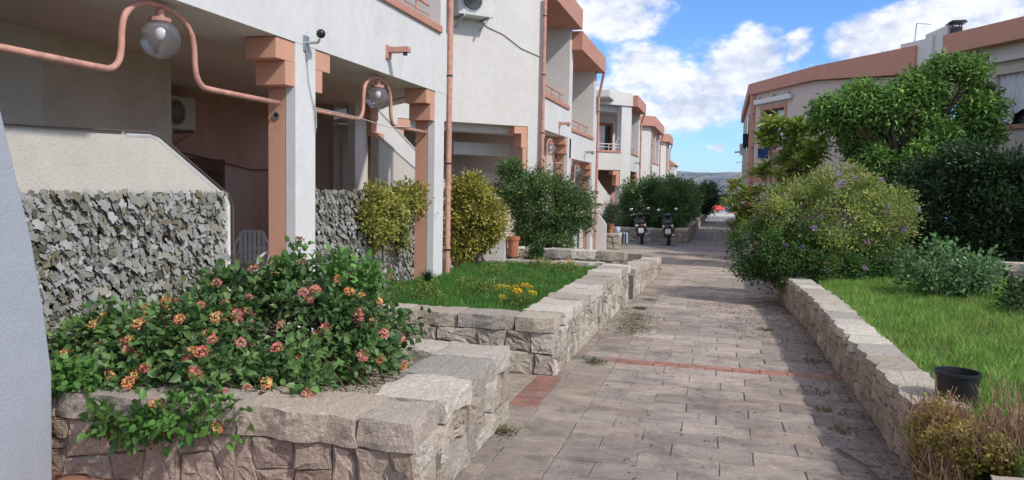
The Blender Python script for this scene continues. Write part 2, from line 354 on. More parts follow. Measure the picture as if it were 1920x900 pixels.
def stone_face(V, Fc, C, p0, p1, zb, zt, rnd, big=.045, warm=0., proud=.008, gap=.0035):
    p0 = np.array(p0, float); p1 = np.array(p1, float); d = p1-p0; L_ = np.linalg.norm(d); d /= L_; nrm = np.array([d[1], -d[0]])
    H = 1.0; Hm = ((zt[0]-zb[0])+(zt[1]-zb[1]))/2
    for po in rubble(L_, Hm, big, rnd):
        P = np.array(po); pts = []
        cen = P.mean(0)
        for i in range(len(P)):
            a, b = P[i], P[(i+1) % len(P)]; k = max(1, int(np.linalg.norm(b-a)/.045))
            for j in range(k): pts.append(a+(b-a)*j/k)
        pts = np.array(pts); m = len(pts)
        if m < 4: continue
        r = pts-cen; rl = np.linalg.norm(r, axis=1, keepdims=True)+1e-9
        jit = rnd.normal(0, .0035, (m, 1))
        rings = []
        base_n = rnd.uniform(-.006, .012); tilt = rnd.normal(0, .05, 2)
        for ins, dep in ((gap, -.03), (gap+.001, -.002), (gap+.007, proud*.75), (gap+.022, proud), (None, proud+.002)):
            if ins is None: q = cen+r*.45
            else: q = cen+r*np.maximum(.3, 1-(ins+jit)/rl)
            dd = dep+base_n*(dep > 0)+rnd.normal(0, .0035, m)*(dep > 0)+(r@tilt)*(dep > 0)
            rings.append((q, dd))
        base = len(V); col = np.array(STC[rnd.integers(len(STC))])*rnd.uniform(.85, 1.12)
        if warm: col = col*(1-warm)+np.array((.40, .27, .21))*warm*rnd.uniform(.7, 1.2)
        def put(q, dd):
            t = q[0]/L_; z0 = zb[0]+(zb[1]-zb[0])*t; z1 = zt[0]+(zt[1]-zt[0])*t
            xy = p0+d*q[0]+nrm*dd; V.append((xy[0], xy[1], z0+(z1-z0)*q[1]/Hm)); C.append(col)
        for q, dd in rings:
            for i in range(m): put(q[i], dd[i] if hasattr(dd, '__len__') else dd)
        put(cen, proud+base_n+rnd.normal(0, .004))
        K = len(rings)
        for k in range(K-1):
            for i in range(m): Fc.append((base+k*m+i, base+k*m+(i+1) % m, base+(k+1)*m+(i+1) % m, base+(k+1)*m+i))
        for i in range(m): Fc.append((base+(K-1)*m+i, base+(K-1)*m+(i+1) % m, base+K*m))
def cap_stone(parent, T, x0, x1, y0, y1, z0, z1, rnd, warm=0., skew=0.):
    """rough block with rounded irregular edges, in the local frame T"""
    nx_, ny_, nz_ = max(4, int((x1-x0)/.04)), max(4, int((y1-y0)/.04)), 4
    cx, cy, cz = (x0+x1)/2, (y0+y1)/2, (z0+z1)/2; hx, hy, hz = (x1-x0)/2-.003, (y1-y0)/2, (z1-z0)/2
    V = {}; vs = []; fs = []; colr = np.array(STC[rnd.integers(len(STC))])*rnd.uniform(.98, 1.2)
    if warm: colr = colr*(1-warm)+np.array((.44, .32, .26))*warm
    fx = rnd.random(4)*6.28; amp = .010
    def vid(i, j, k):
        if (i, j, k) in V: return V[(i, j, k)]
        a, b, c = 2*i/nx_-1, 2*j/ny_-1, 2*k/nz_-1
        x, y, z = a*hx, b*hy, c*hz
        rr = .009; ex = max(0, abs(x)-(hx-rr)); ey = max(0, abs(y)-(hy-rr)); ez = max(0, abs(z)-(hz-rr)); l = math.sqrt(ex*ex+ey*ey+ez*ez)
        if l > rr: 
            k_ = rr/l; x = math.copysign(hx-rr+ex*k_, x) if ex else x; y = math.copysign(hy-rr+ey*k_, y) if ey else y; z = math.copysign(hz-rr+ez*k_, z) if ez else z
        n1 = math.sin(x*17+fx[0])*math.cos(y*15+fx[1]); n2 = math.sin(x*9+fx[2]+z*20)*math.sin(y*11+fx[3])
        x += rnd.normal(0, .0025)+(amp*n2 if abs(a) > .9 else 0); y += rnd.normal(0, .003)+(amp*1.8*n1 if abs(b) > .9 else 0)+skew*x*0; z += rnd.normal(0, .002)+amp*.55*n2*(c > -.5)
        V[(i, j, k)] = len(vs); vs.append(tuple(T @ Vector((cx+x, cy+y, cz+z)))); return V[(i, j, k)]
    for i in range(nx_):
        for j in range(ny_): fs.append((vid(i, j, nz_), vid(i+1, j, nz_), vid(i+1, j+1, nz_), vid(i, j+1, nz_))); fs.append((vid(i, j, 0), vid(i, j+1, 0), vid(i+1, j+1, 0), vid(i+1, j, 0)))
        for k in range(nz_): fs.append((vid(i, 0, k), vid(i+1, 0, k), vid(i+1, 0, k+1), vid(i, 0, k+1))); fs.append((vid(i, ny_, k), vid(i, ny_, k+1), vid(i+1, ny_, k+1), vid(i+1, ny_, k)))
    for j in range(ny_):
        for k in range(nz_): fs.append((vid(0, j, k), vid(0, j, k+1), vid(0, j+1, k+1), vid(0, j+1, k))); fs.append((vid(nx_, j, k), vid(nx_, j+1, k), vid(nx_, j+1, k+1), vid(nx_, j, k+1)))
    return link_mesh('coping_stone', vs, fs, STONE, parent, np.tile(colr, (len(vs), 1)), smooth=False)
def stone_wall(root, p0, p1, zb, zt, width, rnd, cap_h=.11, cap_len=(.38, .62), warm=0., over=.02, big=.045, capped=True, cwarm=None, cap_in=0, capj=1.):
    """stone faced wall from p0 to p1 (visible side = right-hand side of the direction), coping on top"""
    T, Ln = seg_frame(p0, p1)
    V, Fc, C = [], [], []
    zt2 = (zt[0]-cap_h, zt[1]-cap_h) if capped else zt
    stone_face(V, Fc, C, p0, p1, zb, zt2, rnd, big=big, warm=warm)
    link_mesh('wall_facing', V, Fc, STONE, root, np.array(C), smooth=False)
    # core with slope
    zz = lambda x, z: z[0]+(z[1]-z[0])*x/Ln
    core = MB(T); core.add([(0, -width, zb[0]-.1), (Ln, -width, zb[1]-.1), (Ln, -.012, zb[1]-.1), (0, -.012, zb[0]-.1), (0, -width, zt2[0]-.004), (Ln, -width, zt2[1]-.004), (Ln, -.012, zt2[1]-.004), (0, -.012, zt2[0]-.004)],
                           [(0, 3, 2, 1), (4, 5, 6, 7), (0, 1, 5, 4), (1, 2, 6, 5), (2, 3, 7, 6), (3, 0, 4, 7)]); core.build('mortar_core', MORT, root)
    if capped:
        x = cap_in
        while x < Ln-.02:
            l = rnd.uniform(*cap_len)
            if Ln-x-l < cap_len[0]*.6: l = Ln-x
            zc = zz(x+l/2, zt)
            cap_stone(root, T, x, x+l, -width-rnd.uniform(-.03, .03)*capj, over+rnd.uniform(-.006, .008)*capj, zc-cap_h+.002, zc+rnd.uniform(-.006, .007)*capj, rnd, warm=warm*.6 if cwarm is None else cwarm)
            x += l
MORT = plain('old_mortar', (.17, .145, .12), 1., var=.3, vs=30)

# ------------------------------------------------------------------ path
tv, tf, tcol = [], [], []
def tile(x0, x1, y0, y1, col, dz=0.):
    g = .0028; b = .005; x0 += g; x1 -= g; y0 += .0045; y1 -= .0045; k = len(tv)
    t = [rng.normal(0, .0018) for _ in range(4)]
    jj = rng.normal(0, .0035, 8)
    for (ins, zz, tt) in ((0, -.03, 0), (0, -.006, 1), (b, 0, 1)):
        for q, (x, y) in enumerate(((x0+ins+jj[0], y0+ins+jj[1]), (x1-ins+jj[2], y0+ins+jj[3]), (x1-ins+jj[4], y1-ins+jj[5]), (x0+ins+jj[6], y1-ins+jj[7]))):
            tv.append((x, y, gz(y)+zz+dz+t[q]*tt)); tcol.append(col)
    for r in (0, 4):
        for q in range(4): tf.append((k+r+q, k+r+(q+1) % 4, k+r+4+(q+1) % 4, k+r+4+q))
    tf.append((k+8, k+9, k+10, k+11))
def vn(x, y, s=1.0):
    return math.sin(x*1.7*s+1.3+math.sin(y*.9*s))*math.cos(y*1.1*s+.7+math.sin(x*1.3*s))
def tcolr(x, y):
    base = np.array((.51, .42, .355)); greyc = np.array((.33, .29, .255)); warm = np.array((.44, .34, .27))
    k = .5+.5*vn(x, y, 1.1)+rng.normal(0, .22); k = min(1, max(0, k))
    c = base*(1-k*.75)+greyc*k*.75
    if rng.random() < .12: c = c*.4+warm*.6
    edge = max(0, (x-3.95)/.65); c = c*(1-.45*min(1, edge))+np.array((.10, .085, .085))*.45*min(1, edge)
    return c*rng.uniform(.88, 1.12)
y = -9.6; row = 0
RED = np.array((.46, .23, .175))
while y < 14.0:
    h = .25
    if abs(y+2.35) < .13: # red strip across the walk
        x = 2.5
        while x < 4.7:
            tile(x, min(x+.24, 4.75), y, y+.10, RED*rng.uniform(.75, 1.1)); x += .24
        y += .10; continue
    # cream border column against the planters
    for (bx0, bx1) in ((2.02, 2.42),) if y < 7 else ():
        if -4.35 < y < -3.2: 
            tile(1.62, 2.06, y, y+h, np.array((.44, .36, .28))*rng.uniform(.85, 1.1)); tile(2.06, 2.28, y, y+h, RED*rng.uniform(.85, 1.1)); tile(2.28, 2.64, y, y+h, np.array((.45, .36, .29))*rng.uniform(.85, 1.1))
        else:
            tile(2.06, 2.30, y, y+h, np.array((.43, .355, .29))*rng.uniform(.8, 1.1)); tile(2.30, 2.64, y, y+h, np.array((.43, .355, .295))*rng.uniform(.78, 1.1))
    x = 2.64 if y < 7 else -1.2
    x1e = 4.72
    first = True
    while x < x1e-.02:
        w = .46 if not first else (.23 if row % 2 else .46)
        first = False
        w *= rng.uniform(.93, 1.07); xe = min(x+w, x1e)
        if x1e-xe < .1: xe = x1e
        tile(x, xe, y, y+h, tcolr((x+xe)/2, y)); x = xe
    y += h; row += 1
# red terrace tiles in front of the nearest planter
yy = -8.4
while yy < -6.3:
    x = -1.6
    while x < 2.0:
        tile(x, x+.3, yy, yy+.3, np.array((.42, .20, .14))*rng.uniform(.75, 1.15)); x += .3
    yy += .3
tag(link_mesh('path', tv, tf, TILE, None, np.array(tcol)), kind='structure')
grid_strip('path_bed', [-9.8, -9.44, 14.0, 14.001, 17, 49], [-.009, -.009, gz(14)-.009, gz(14)-.002, gz(17)-.002, gz(17)-.002], -3.0, 4.75, FARP)
tag(MB().box(1.6, 6.5, 49, 49.35, -.5, -.24).build('step', CREAM), kind='structure')
tag(MB().box(-4, 9, 49.36, 62, -.5, -.27).build('pavement', plain('pale_concrete', (.5, .47, .43), .9)), kind='structure')

# ------------------------------------------------------------------ planters
r1 = np.random.default_rng(3)
P1 = thing('stone_planter', (1.2, -5.4, gz(-5.4)), 'nearest granite planter holding the orange flowered shrub', 'planter')
g1 = gz(-6)
stone_wall(P1, (-1.6, -6.22), (2.2, -6.20), (g1, g1), (.40, .45), .36, r1, cap_h=.15, cap_len=(.45, .75), warm=.62, big=.055, cwarm=.35, over=.03)
stone_wall(P1, (2.2, -6.20), (2.16, -4.42), (g1, gz(-4.4)), (.45, .45), .42, r1, cap_h=.13, cap_len=(.4, .6), warm=.12, big=.05, cwarm=.05, cap_in=.36)
stone_wall(P1, (2.16, -4.42), (-1.6, -4.3), (g1, g1), (.45, .42), .34, r1, cap_h=.12, warm=.2, cap_in=.4)
MB().box(-1.6, 1.85, -5.88, -4.7, -.1, .37).build('gravel_bed', GRAVEL, P1)
P2_ = thing('stone_planter', (1.1, -.6, gz(-.6)), 'long granite planter with lawn and yellow flowers beside the path', 'planter')
stone_wall(P2_, (-.1, -3.16), (2.2, -3.1), (gz(-3.1), gz(-3.1)), (.43, .43), .32, r1, cap_h=.13, cap_len=(.40, .56), warm=.15, big=.05, cwarm=.08)
stone_wall(P2_, (2.2, -3.1), (2.24, 1.95), (gz(-3.1), gz(1.9)), (.43, .43), .38, r1, cap_h=.12, cap_len=(.36, .5), big=.03, cap_in=.33)
stone_wall(P2_, (-.1, 2.02), (1.86, 2.02), (.2, .2), (.40, .43), .2, r1, cap_h=.13, cap_len=(.36, .5), big=.03)
MB().box(-.2, 1.90, -2.85, 1.95, -.1, .33).build('lawn_bed', LAWN, P2_)
P3 = thing('stone_planter', (1.1, 4.2, gz(4)), 'third granite planter with a stepped low side wall and dark shrub', 'planter')
stone_wall(P3, (-.4, 2.55), (2.12, 2.5), (.1, gz(2.4)), (.56, .56), .36, r1, cap_h=.14, cap_len=(.38, .5), big=.035)
stone_wall(P3, (2.30, 2.25), (2.36, 6.85), (gz(2.4), gz(6.8)), (.34, .12), .34, r1, cap_h=.11, cap_len=(.5, .8), big=.035)
stone_wall(P3, (2.36, 6.85), (-.3, 6.95), (gz(6.8), gz(6.8)), (.12, .12), .3, r1, cap_h=.1)
MB().box(-.5, 1.98, 2.9, 6.6, -.3, .2).build('soil_bed', SOIL, P3)
PR = thing('stone_wall', (4.8, -2, gz(-2)), 'low granite retaining wall edging the lawn right of the path', 'wall')
r2 = np.random.default_rng(8)
def rwall(pts):
    for (a, b, za, zb_) in pts:
        # visible side faces the path: direction runs towards the viewer
        stone_wall(PR, a, b, (gz(a[1]), gz(b[1])), (za, zb_), .30, r2, cap_h=.09, cap_len=(.3, .55), warm=.45, big=.03, cwarm=0., over=.008, capj=.35)
rwall([((4.55, 9.5), (4.47, 3.6), .22, .30), ((4.47, 3.6), (4.62, .3), .30, .33), ((4.62, .3), (4.66, -4.62), .33, .34), ((4.74, -5.66), (4.64, -8.2), .31, .31)])
MB().box(4.95, 12, -9, -5.9, -.4, .28).box(4.93, 12, -5.9, 9, -.4, .27).build('lawn_bed', LAWN, PR)
# rear low wall right
PB = thing('stone_wall', (8, 4.5, .2), 'low granite wall in the shade behind the rose shrub', 'wall')
stone_wall(PB, (7.0, 4.6), (10.5, 3.4), (.1, .1), (.50, .50), .3, r2, cap_h=.13, warm=.2)
# wall behind the scooters and along the hedge
PH = thing('stone_planter', (1.4, 24, gz(20)), 'long low granite planter wall below the flowering hedge behind the scooters', 'planter')
stone_wall(PH, (-.6, 18.6), (2.42, 18.6), (gz(18), gz(18)), (.16, .16), .35, r2, cap_h=.1, warm=.15, big=.05)
stone_wall(PH, (2.42, 18.6), (2.62, 40), (gz(18), gz(18)), (.16, .16), .4, r2, cap_h=.1, cap_len=(.8, 1.2), warm=.15, big=.09)
MB().box(-.8, 2.1, 18.9, 40, -.4, .05).build('soil_bed', SOIL, PH)
PK = thing('garden_wall', (4.6, 20, gz(20)), 'low cream kerb wall on the right edge of the far path', 'wall')
MB().box(4.5, 4.7, 9.6, 46, -.4, .05).build('wall', CREAM, PK)
MB().box(4.47, 4.73, 9.6, 46, .05, .12).build('coping', SALMON2, PK)

# ------------------------------------------------------------------ left buildings
def pipe_run(parent, x, y, ztop, zbot, bend=None):
    m = MB(); pts = ([bend] if bend else [])+[(x, y, ztop), (x, y, zbot)]
    m.tube(pts, .038, 10)
    o = m.build('drainpipe', PIPE, parent, smooth=False)
    b = MB()
    for z in np.arange(zbot+.6, ztop-.2, 1.15): b.lathe([(.042, -.012), (.042, .012)], (x, y, z), 10)
    if b.v: b.build('pipe_clip', DARK, o)
def column(parent, yc, S_, zb, w=.33, left=True, right=True, zc=None):
    o = MB().box(-.10, 0, yc-w/2, yc+w/2, zb, S_).build('column', WHITE, parent, bevel=.006)
    MB().box(-.27, -.10, yc-w/2+.004, yc+w/2-.004, zb, S_-.001).build('pilaster', SALMON, o)
    # the stripe of raw render between white face and salmon
    for sgn, on in ((-1, left), (1, right)):
        if not on: continue
        e = yc+sgn*w/2
        a, b = sorted((e, e+sgn*.28)); c, d = sorted((e, e+sgn*.14))
        m = MB().box(-.30, -.012, a, b, S_-.175, S_-.003).box(-.30, -.012, c, d, S_-.375, S_-.176)
        m.build('corbel', SALMON, parent, bevel=.004)
def balcony(parent, y0, y1, C_, roofb, x_in=-1.25, rail=True, back=CREAM):
    MB().box(-.27, .035, y0, y1, C_, C_+.085).build('coping', SALMON2, parent, bevel=.005)
    MB().box(x_in-.15, x_in, y0, y1, C_-.6, roofb).build('balcony_wall', back, parent)
    MB().box(x_in, -.25, y0, y1, C_-.62, C_-.5).build('balcony_floor', CREAM, parent)
    if rail:
        m = MB(); z = C_+.33
        m.tube([(-.12, y0+.02, z), (-.12, y1-.1, z)], .017, 6).tube([(-.12, y0+.02, z-.12), (-.12, y1-.1, z-.12)], .008, 5)
        for yy in (y0+.5, (y0+y1)/2, y1-.5): m.tube([(-.12, yy, C_+.08), (-.12, yy, z)], .014, 6)
        m.build('railing', PIPE, parent)
def bay_front(parent, y0, y1, S_, C_, Rb, Rt, ov=.25, fasc=True):
    """one bay: spandrel between soffit S_ and coping C_, opening above to Rb, fascia Rb..Rt"""
    MB().box(-.25, 0, y0, y1, S_, C_).build('spandrel', WHITE, parent)
    MB().box(-.68, -.25, y0, y1, S_+.003, S_+.3).build('beam', CREAM, parent)
    if fasc:
        MB().box(-.6, ov, y0, y1, Rb, Rt).build('fascia', SALMON2, parent)
# ---- building A
A = thing('apartment_block', (-2, -5, 0), 'nearest white terrace house block with salmon corbels and leaf covered fences', 'building')
YC = [-10.0, -6.71, -3.45, -.165]
for i, yc in enumerate(YC):
    column(A, yc, 2.748, -.1, left=i > 0, right=i < 3)
bay_front(A, -14, .02, 2.75, 3.5, 5.35, 5.8)
for i in range(3):
    y0, y1 = YC[i]+.17, YC[i+1]-.05
    if i == 2: y0, y1 = -3.2, -.19
    balcony(A, y0, y1, 3.5, 5.35)
MB().box(-1.25, 0, -.185, .02, 3.5, 5.35).build('upper_pillar', WHITE, A)
MB().box(-1.25, 0, -3.6, -3.202, 3.502, 5.35).build('upper_pillar', WHITE, A); MB().box(-1.25, 0, -6.87, -6.55, 3.502, 5.35).build('upper_pillar', WHITE, A)
# ceiling and end of the porch, cut at 45 degrees
MB().prism([(-.68, -14), (-.68, .70), (-1.72, 1.72), (-6, 1.72), (-6, -14)], 2.78, 3.0, 'z').build('porch_ceiling', CEIL, A)
MB().add([(0, .02, 2.76), (-1.74, 1.74, 2.76), (-1.9, 1.6, 2.76), (-.25, -.1, 2.76), (0, .02, 5.8), (-1.74, 1.74, 5.8), (-1.9, 1.6, 5.8), (-.25, -.1, 5.8)],
         [(0, 3, 2, 1), (4, 5, 6, 7), (0, 1, 5, 4), (1, 2, 6, 5), (2, 3, 7, 6), (3, 0, 4, 7)]).build('end_wall', CREAM, A)
MB().box(-6, -1.75, 1.5, 1.74, 2.76, 5.8).build('end_wall', CREAM, A)
MB().box(-2.22, -2.0, -14, -2.72, -.1, 2.78).build('stair_wall', stucco('warm_rough_render', (.72, .62, .54), dirt=(.36, .27, .2), amt=.5, b_str=.6, scale=30), A)
MB().box(-2.02, -2.0+.008, -14, -4.28, 1.9, 2.78).build('stair_wall_panel', CREAM, A)
MB().box(-3.7, -3.5, -14, 2.5, -.1, 2.78).build('back_wall', INNER, A)
MB().box(-3.5, -3.495, -1.0, .9, -.1, 1.75).build('painted_dado', stucco('pale_pink_render', (.55, .42, .38), amt=.2), A)
MB().box(-3.5, -.05, -14, 1.6, -.14, -.02).build('terrace_floor', plain('terrace_tiles', (.52, .40, .33), .7), A)
door = MB().box(-3.49, -3.44, -.72, .13, -.02, 1.87).build('door', WOOD, A)
MB().box(-3.44, -3.42, -.62, -.34, .3, 1.7).box(-3.44, -3.42, -.25, .03, .3, 1.7).build('door_panel', plain('dark_wood', (.07, .03, .02), .6), door)
# rear pillar with corbels and the inner walls in the second bay
rp = MB().box(-2.06, -1.74, 1.50, 1.58, 0, 2.30).build('rear_pillar', SALMON, A)
MB().box(-2.10, -1.70, 1.30, 1.585, 2.56, 2.77).box(-2.08, -1.72, 1.38, 1.58, 2.30, 2.56).build('corbel', SALMON2, A)
MB().box(-1.735, -1.60, 1.40, 1.585, 0, 2.35).build('pillar_edge', SALMON, A)
MB().box(-2.9, -2.35, 1.2, 1.35, 0, 2.78).build('inner_wall', stucco('dusky_render', (.5, .38, .33), amt=.3), A)
MB().box(-2.30, -2.22, 1.3, 1.4, 0, 2.4).build('post', CREAM, A)
# stair with sloping parapets, first bay
sp1 = MB().prism([(-14, -.1), (-3.84, -.1), (-3.84, 1.39), (-4.72, 1.875), (-6.5, 1.83), (-14, 1.83)], -.62, -.50).build('stair_parapet', SHELL, A)
MB().tube([(-.515, -5.0, 1.868), (-.515, -4.76, 1.88), (-.515, -4.68, 1.858), (-.515, -3.90, 1.43), (-.515, -3.85, 1.35), (-.515, -3.845, -.1)], .024, 8).build('parapet_edge', WHITE, A)
MB().tube([(-.485, -9, 1.85), (-.485, -6.5, 1.845), (-.485, -5.7, 1.865), (-.485, -4.78, 1.90), (-.485, -4.68, 1.88), (-.48, -3.87, 1.44), (-.48, -3.82, 1.34), (-.48, -3.815, .5)], .007, 6).build('cable', CABLE, A)
# beyond: second stair of the notch, seen through the second bay
st2 = MB().prism([(.13, -.1), (.13, 2.20), (1.52, 1.78), (3.2, 1.27), (3.2, -.1)], -1.12, -1.0).build('stair_parapet', SHELL, A)
MB().tube([(-1.0, .13, 2.21), (-1.0, 3.2, 1.28)], .02, 6).build('parapet_edge', WHITE, st2)
st3 = MB().prism([(1.0, .0), (1.0, 3.04), (1.55, 2.83), (3.44, 2.149), (5, 1.6), (5, 0)], -1.92, -1.8).build('stair_parapet', CREAM, A)
MB().tube([(-1.8, 1.0, 3.04), (-1.8, 3.44, 2.15), (-1.8, 5, 1.6)], .02, 6).build('parapet_edge', WHITE, st3)
MB().tube([(-.03, -3.36, 2.60), (-.02, -3.34, 2.40), (.012, -3.30, 2.2), (.012, -3.29, 2.05)], .005, 5).tube([(-.1, -3.28, 2.25), (-.1, -2.3, 2.24), (-.1, -1.5, 2.20), (-.08, -.9, 2.26)], .005, 5).build('loose_cable', CABLEW, A)
MB().tube([(-3.46, -1.2, 1.98), (-3.46, -.3, 1.88), (-3.46, .8, 1.74), (-3.46, 2.2, 1.8)], .01, 5).build('cable', CABLE, A)
pipe_run(A, .035, .085, 5.4, .1)
# flared white fin of the near neighbour, shade painted in as grey-blue
FIN = thing('garden_fin_wall', (-.2, -7.2, 0), 'smooth flared white wall end, shade toned into its colour, at the left edge', 'wall')
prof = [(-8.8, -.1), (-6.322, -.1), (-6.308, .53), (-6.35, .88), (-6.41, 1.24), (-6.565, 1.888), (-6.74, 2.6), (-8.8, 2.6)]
MB().prism(prof, .03, .20).build('wall', SHADEW, FIN, bevel=.008)

# ---- building B
def block(name, label, yc, cols, levels, chamfer=3.4, extra=None):
    """cols: list of (y0,y1) column spans; levels: per bay (soffit, coping, roof bottom, roof top)"""
    b = thing(name, (-2, (yc+cols[-1][1])/2, gz(yc)), label, 'building')
    for i, (a, c) in enumerate(cols):
        S_ = levels[min(i, len(levels)-1)][0] if i == 0 else max(levels[i-1][0], levels[min(i, len(levels)-1)][0])
        column(b, (a+c)/2, S_-.002, -.6, w=c-a, left=False, right=False)
    for i in range(len(cols)-1):
        S_, C_, Rb, Rt = levels[i]; y0, y1 = cols[i][1], cols[i+1][0]
        yl = cols[i][0] if i == 0 else (cols[i][0]+cols[i][1])/2; yr = cols[i+1][1] if i == len(cols)-2 else (cols[i+1][0]+cols[i+1][1])/2
        bay_front(b, yl, yr, S_, C_, Rb, Rt)
        balcony(b, y0, y1, C_, Rb)
        MB().box(-1.25 if i else -.3, 0, yl, y0, C_+.001, Rb).build('upper_pillar', CREAM, b); MB().box(-1.25, 0, y1, yr, C_+.001, Rb).build('upper_pillar', CREAM, b)
        for (e, sg) in ((y0, 1), (y1, -1)):
            lo, hi = sorted((e, e+sg*.28)); lo2, hi2 = sorted((e, e+sg*.14))
            MB().box(-.30, -.012, lo, hi, S_-.175, S_-.003).box(-.30, -.012, lo2, hi2, S_-.375, S_-.176).build('corbel', SALMON, b)
        MB().box(-4.5, -.68, yl, yr, S_+.02, S_+.2).build('porch_ceiling', CEIL, b)
        MB().box(-2.6, -2.4, yl, yr, -.6, S_).build('back_wall', CREAM, b)
        MB().box(-2.39, -2.36, y0+.6, y0+1.5, -.4, 1.6 if i else 2.0).build('door', WOOD, b)
        # partition and stair parapet inside each porch
        MB().prism([(y0+.1, -.5), (y0+.1, S_-.9), (y0+.8, S_-.9), (y1-.3, S_-1.7), (y1-.3, -.5)], -1.3, -1.2).build('stair_parapet', SHELL, b)
    S_, C_, Rb, Rt = levels[0]
    ye = cols[-1][1]
    S2, C2, Rb2, Rt2 = levels[-1]
    # far end wall at 45 degrees going back and rear mass
    T2 = frame45(0); a = math.sqrt(.5)
    TE = Matrix(((-a, a, 0, 0), (a, a, 0, ye), (0, 0, 1, 0), (0, 0, 0, 1)))
    MB(TE).box(0.004, 3.2, -.2, 0, -.6, Rb2).build('end_wall', CREAM, b)
    return b
B = block('apartment_block', 'second house block with the wide blank upper wall carrying an air conditioner', 5.5, [(5.5, 5.66), (8.32, 8.72), (11.9, 12.3)],
          [(2.75, 3.40, 5.30, 5.75), (2.28, 2.93, 4.84, 5.27)])
T = frame45(5.5)
w = MB(T)
w.box(-3.75, -.002, -.25, 0, 2.765, 5.9).box(-.298, -.002, -.25, 0, -.6, 2.765).box(-3.75, -3.05, -.25, 0, -.6, 2.765); w.build('side_wall', CREAM, B)
MB(T).box(-6.0, 1.6, -2.2, -2.0, -.6, 2.74).build('room_wall', stucco('pinkish_room_cream', (.62, .52, .46), amt=.3), B)  # room wall in its own pinkish cream
MB(T).prism([(-3.75, -2.2), (1.6, -2.2), (-.2, -.26), (-3.75, -.26)], 2.80, 2.95, 'z').build('room_ceiling', CREAM, B)
MB(T).box(-3.05, -.3, -.7, -.251, 2.62, 2.80).box(-1.5, -.2, -1.4, -.9, 2.2, 2.45).build('room_beam', CREAM, B)
MB(T).box(-.60, -.30, -.30, -.012, 2.615, 2.762).box(-.44, -.30, -.30, -.012, 2.34, 2.614).build('corbel', SALMON, B, bevel=.004)
MB(T).box(-.40, -.302, -.24, -.02, -.5, 2.339).build('pilaster', SALMON, B)
MB(T).box(-3.05, -2.8, -.30, -.012, 2.615, 2.762).box(-3.05, -2.92, -.30, -.012, 2.30, 2.614).build('corbel', SALMON, B)
MB(T).box(-3.75, 0.03, -1.5, .12, 5.72, 6.1).build('fascia', SALMON2, B)
pipe_run(B, .05, 5.44, 5.3, -.25)
pipe_run(B, .05, 12.45, 4.2, -.28, bend=(.22, 12.2, 4.84))
m = MB(T); m.tube([(-1.40, .012, 4.70), (-1.25, .012, 4.60), (-.9, .012, 4.50), (-.5, .012, 4.28), (-.05, .012, 4.16)], .012, 6); m.build('cable', CABLEW, B)
# ---- building C
C = block('apartment_block', 'third house block with the curtained corner balcony window', 21., [(21., 21.25), (23.9, 24.35)], [(2.30, 2.97, 4.84, 5.27)])
T = frame45(21.)
MB(T).box(-.47, -.002, -.30, 0, -.6, 4.84).build('corner_column', WHITE, C, bevel=.006)
MB(T).box(-3.6, -.47, -.28, 0, 2.31, 2.99).box(-3.6, -1.62, -.28, 0, 2.99, 4.84).build('side_wall', CREAM, C)
MB(T).box(-3.6, -1.62, -.28, 0, -.6, 2.305).box(-1.62, -.47, -.28, -.02, -.6, .9).build('lower_wall', CREAM, C)
MB(T).prism([(-3.6, 4.842), (.02, 4.842), (.02, 5.32), (-3.6, 5.62)], -.5, .06, 'y').build('parapet', CREAM, C)
MB(T).box(-1.60, -.475, -.24, .03, 2.992, 3.07).build('coping', SALMON2, C)
wf = MB(T).box(-1.60, -1.50, -.98, -.9, 3.07, 4.2).box(-1.02, -.92, -.98, -.9, 3.07, 4.2).box(-1.6, -.2, -.98, -.9, 4.12, 4.22).box(-.3, -.2, -.98, -.9, 3.07, 4.2).build('window_frame', plain('orange_brown_wood', (.28, .10, .045), .5), C)
MB(T).box(-1.52, -.25, -1.0, -.985, 3.0, 4.2).build('pane', WINDARK, wf)
cm = MB(T)
for (a0, a1) in ((-1.49, -1.1), (-.86, -.55)):
    k = 9; pl = [(a0+(a1-a0)*i/k, -.975+.012*(i % 2)) for i in range(k+1)]
    cm.add([(p[0], p[1], 3.05) for p in pl]+[(p[0], p[1], 4.12) for p in pl], [(i, i+1, k+2+i, k+1+i) for i in range(k)])
cm.build('curtain', CURT, C)
MB(T).box(-1.9, .1, -1.3, -1.15, 2.9, 4.84).build('balcony_wall', CREAM, C)
MB(T).box(-1.6, -.3, -1.15, -.28, 4.60, 4.84).build('balcony_ceiling', CREAM, C)
MB(T).box(-1.6, -.3, -1.15, -.28, 2.80, 2.95).build('balcony_floor', CREAM, C)
MB(T).tube([(-1.58, -.08, 3.32), (-.5, -.08, 3.32)], .02, 6).tube([(-1.58, -.08, 3.2), (-.5, -.08, 3.2)], .012, 6).tube([(-1.0, -.08, 3.07), (-1.0, -.08, 3.32)], .014, 6).tube([(-.85, -.08, 3.07), (-.5, -.06, 3.62)], .012, 5).build('railing', ACW, C)
MB(T).box(-.80, -.472, -.3, -.03, 2.12, 2.30).box(-.64, -.472, -.3, -.03, 1.7, 2.118).build('corbel', SALMON, C)
MB(T).box(-4.0, 1.6, -2.2, -2.0, -.6, 2.3).build('room_wall', INNER, C)
MB(T).prism([(-3.6, -2.2), (1.6, -2.2), (-.3, -.3), (-3.6, -.3)], 2.312, 2.5, 'z').build('room_ceiling', CEIL, C)
MB(T).box(-1.52, -1.30, -.6, -.4, .9, 2.28).build('rear_pillar', SALMON, C)
MB(T).prism([(-1.25, 1.0), (-1.25, 1.95), (-1.1, 1.75), (-.5, 1.15), (-.5, .9)], -.5, -.4, 'y').build('stair_parapet', CREAM, C)
pipe_run(C, .05, 24.5, 4.5, -.25, bend=(.2, 24.2, 4.84))
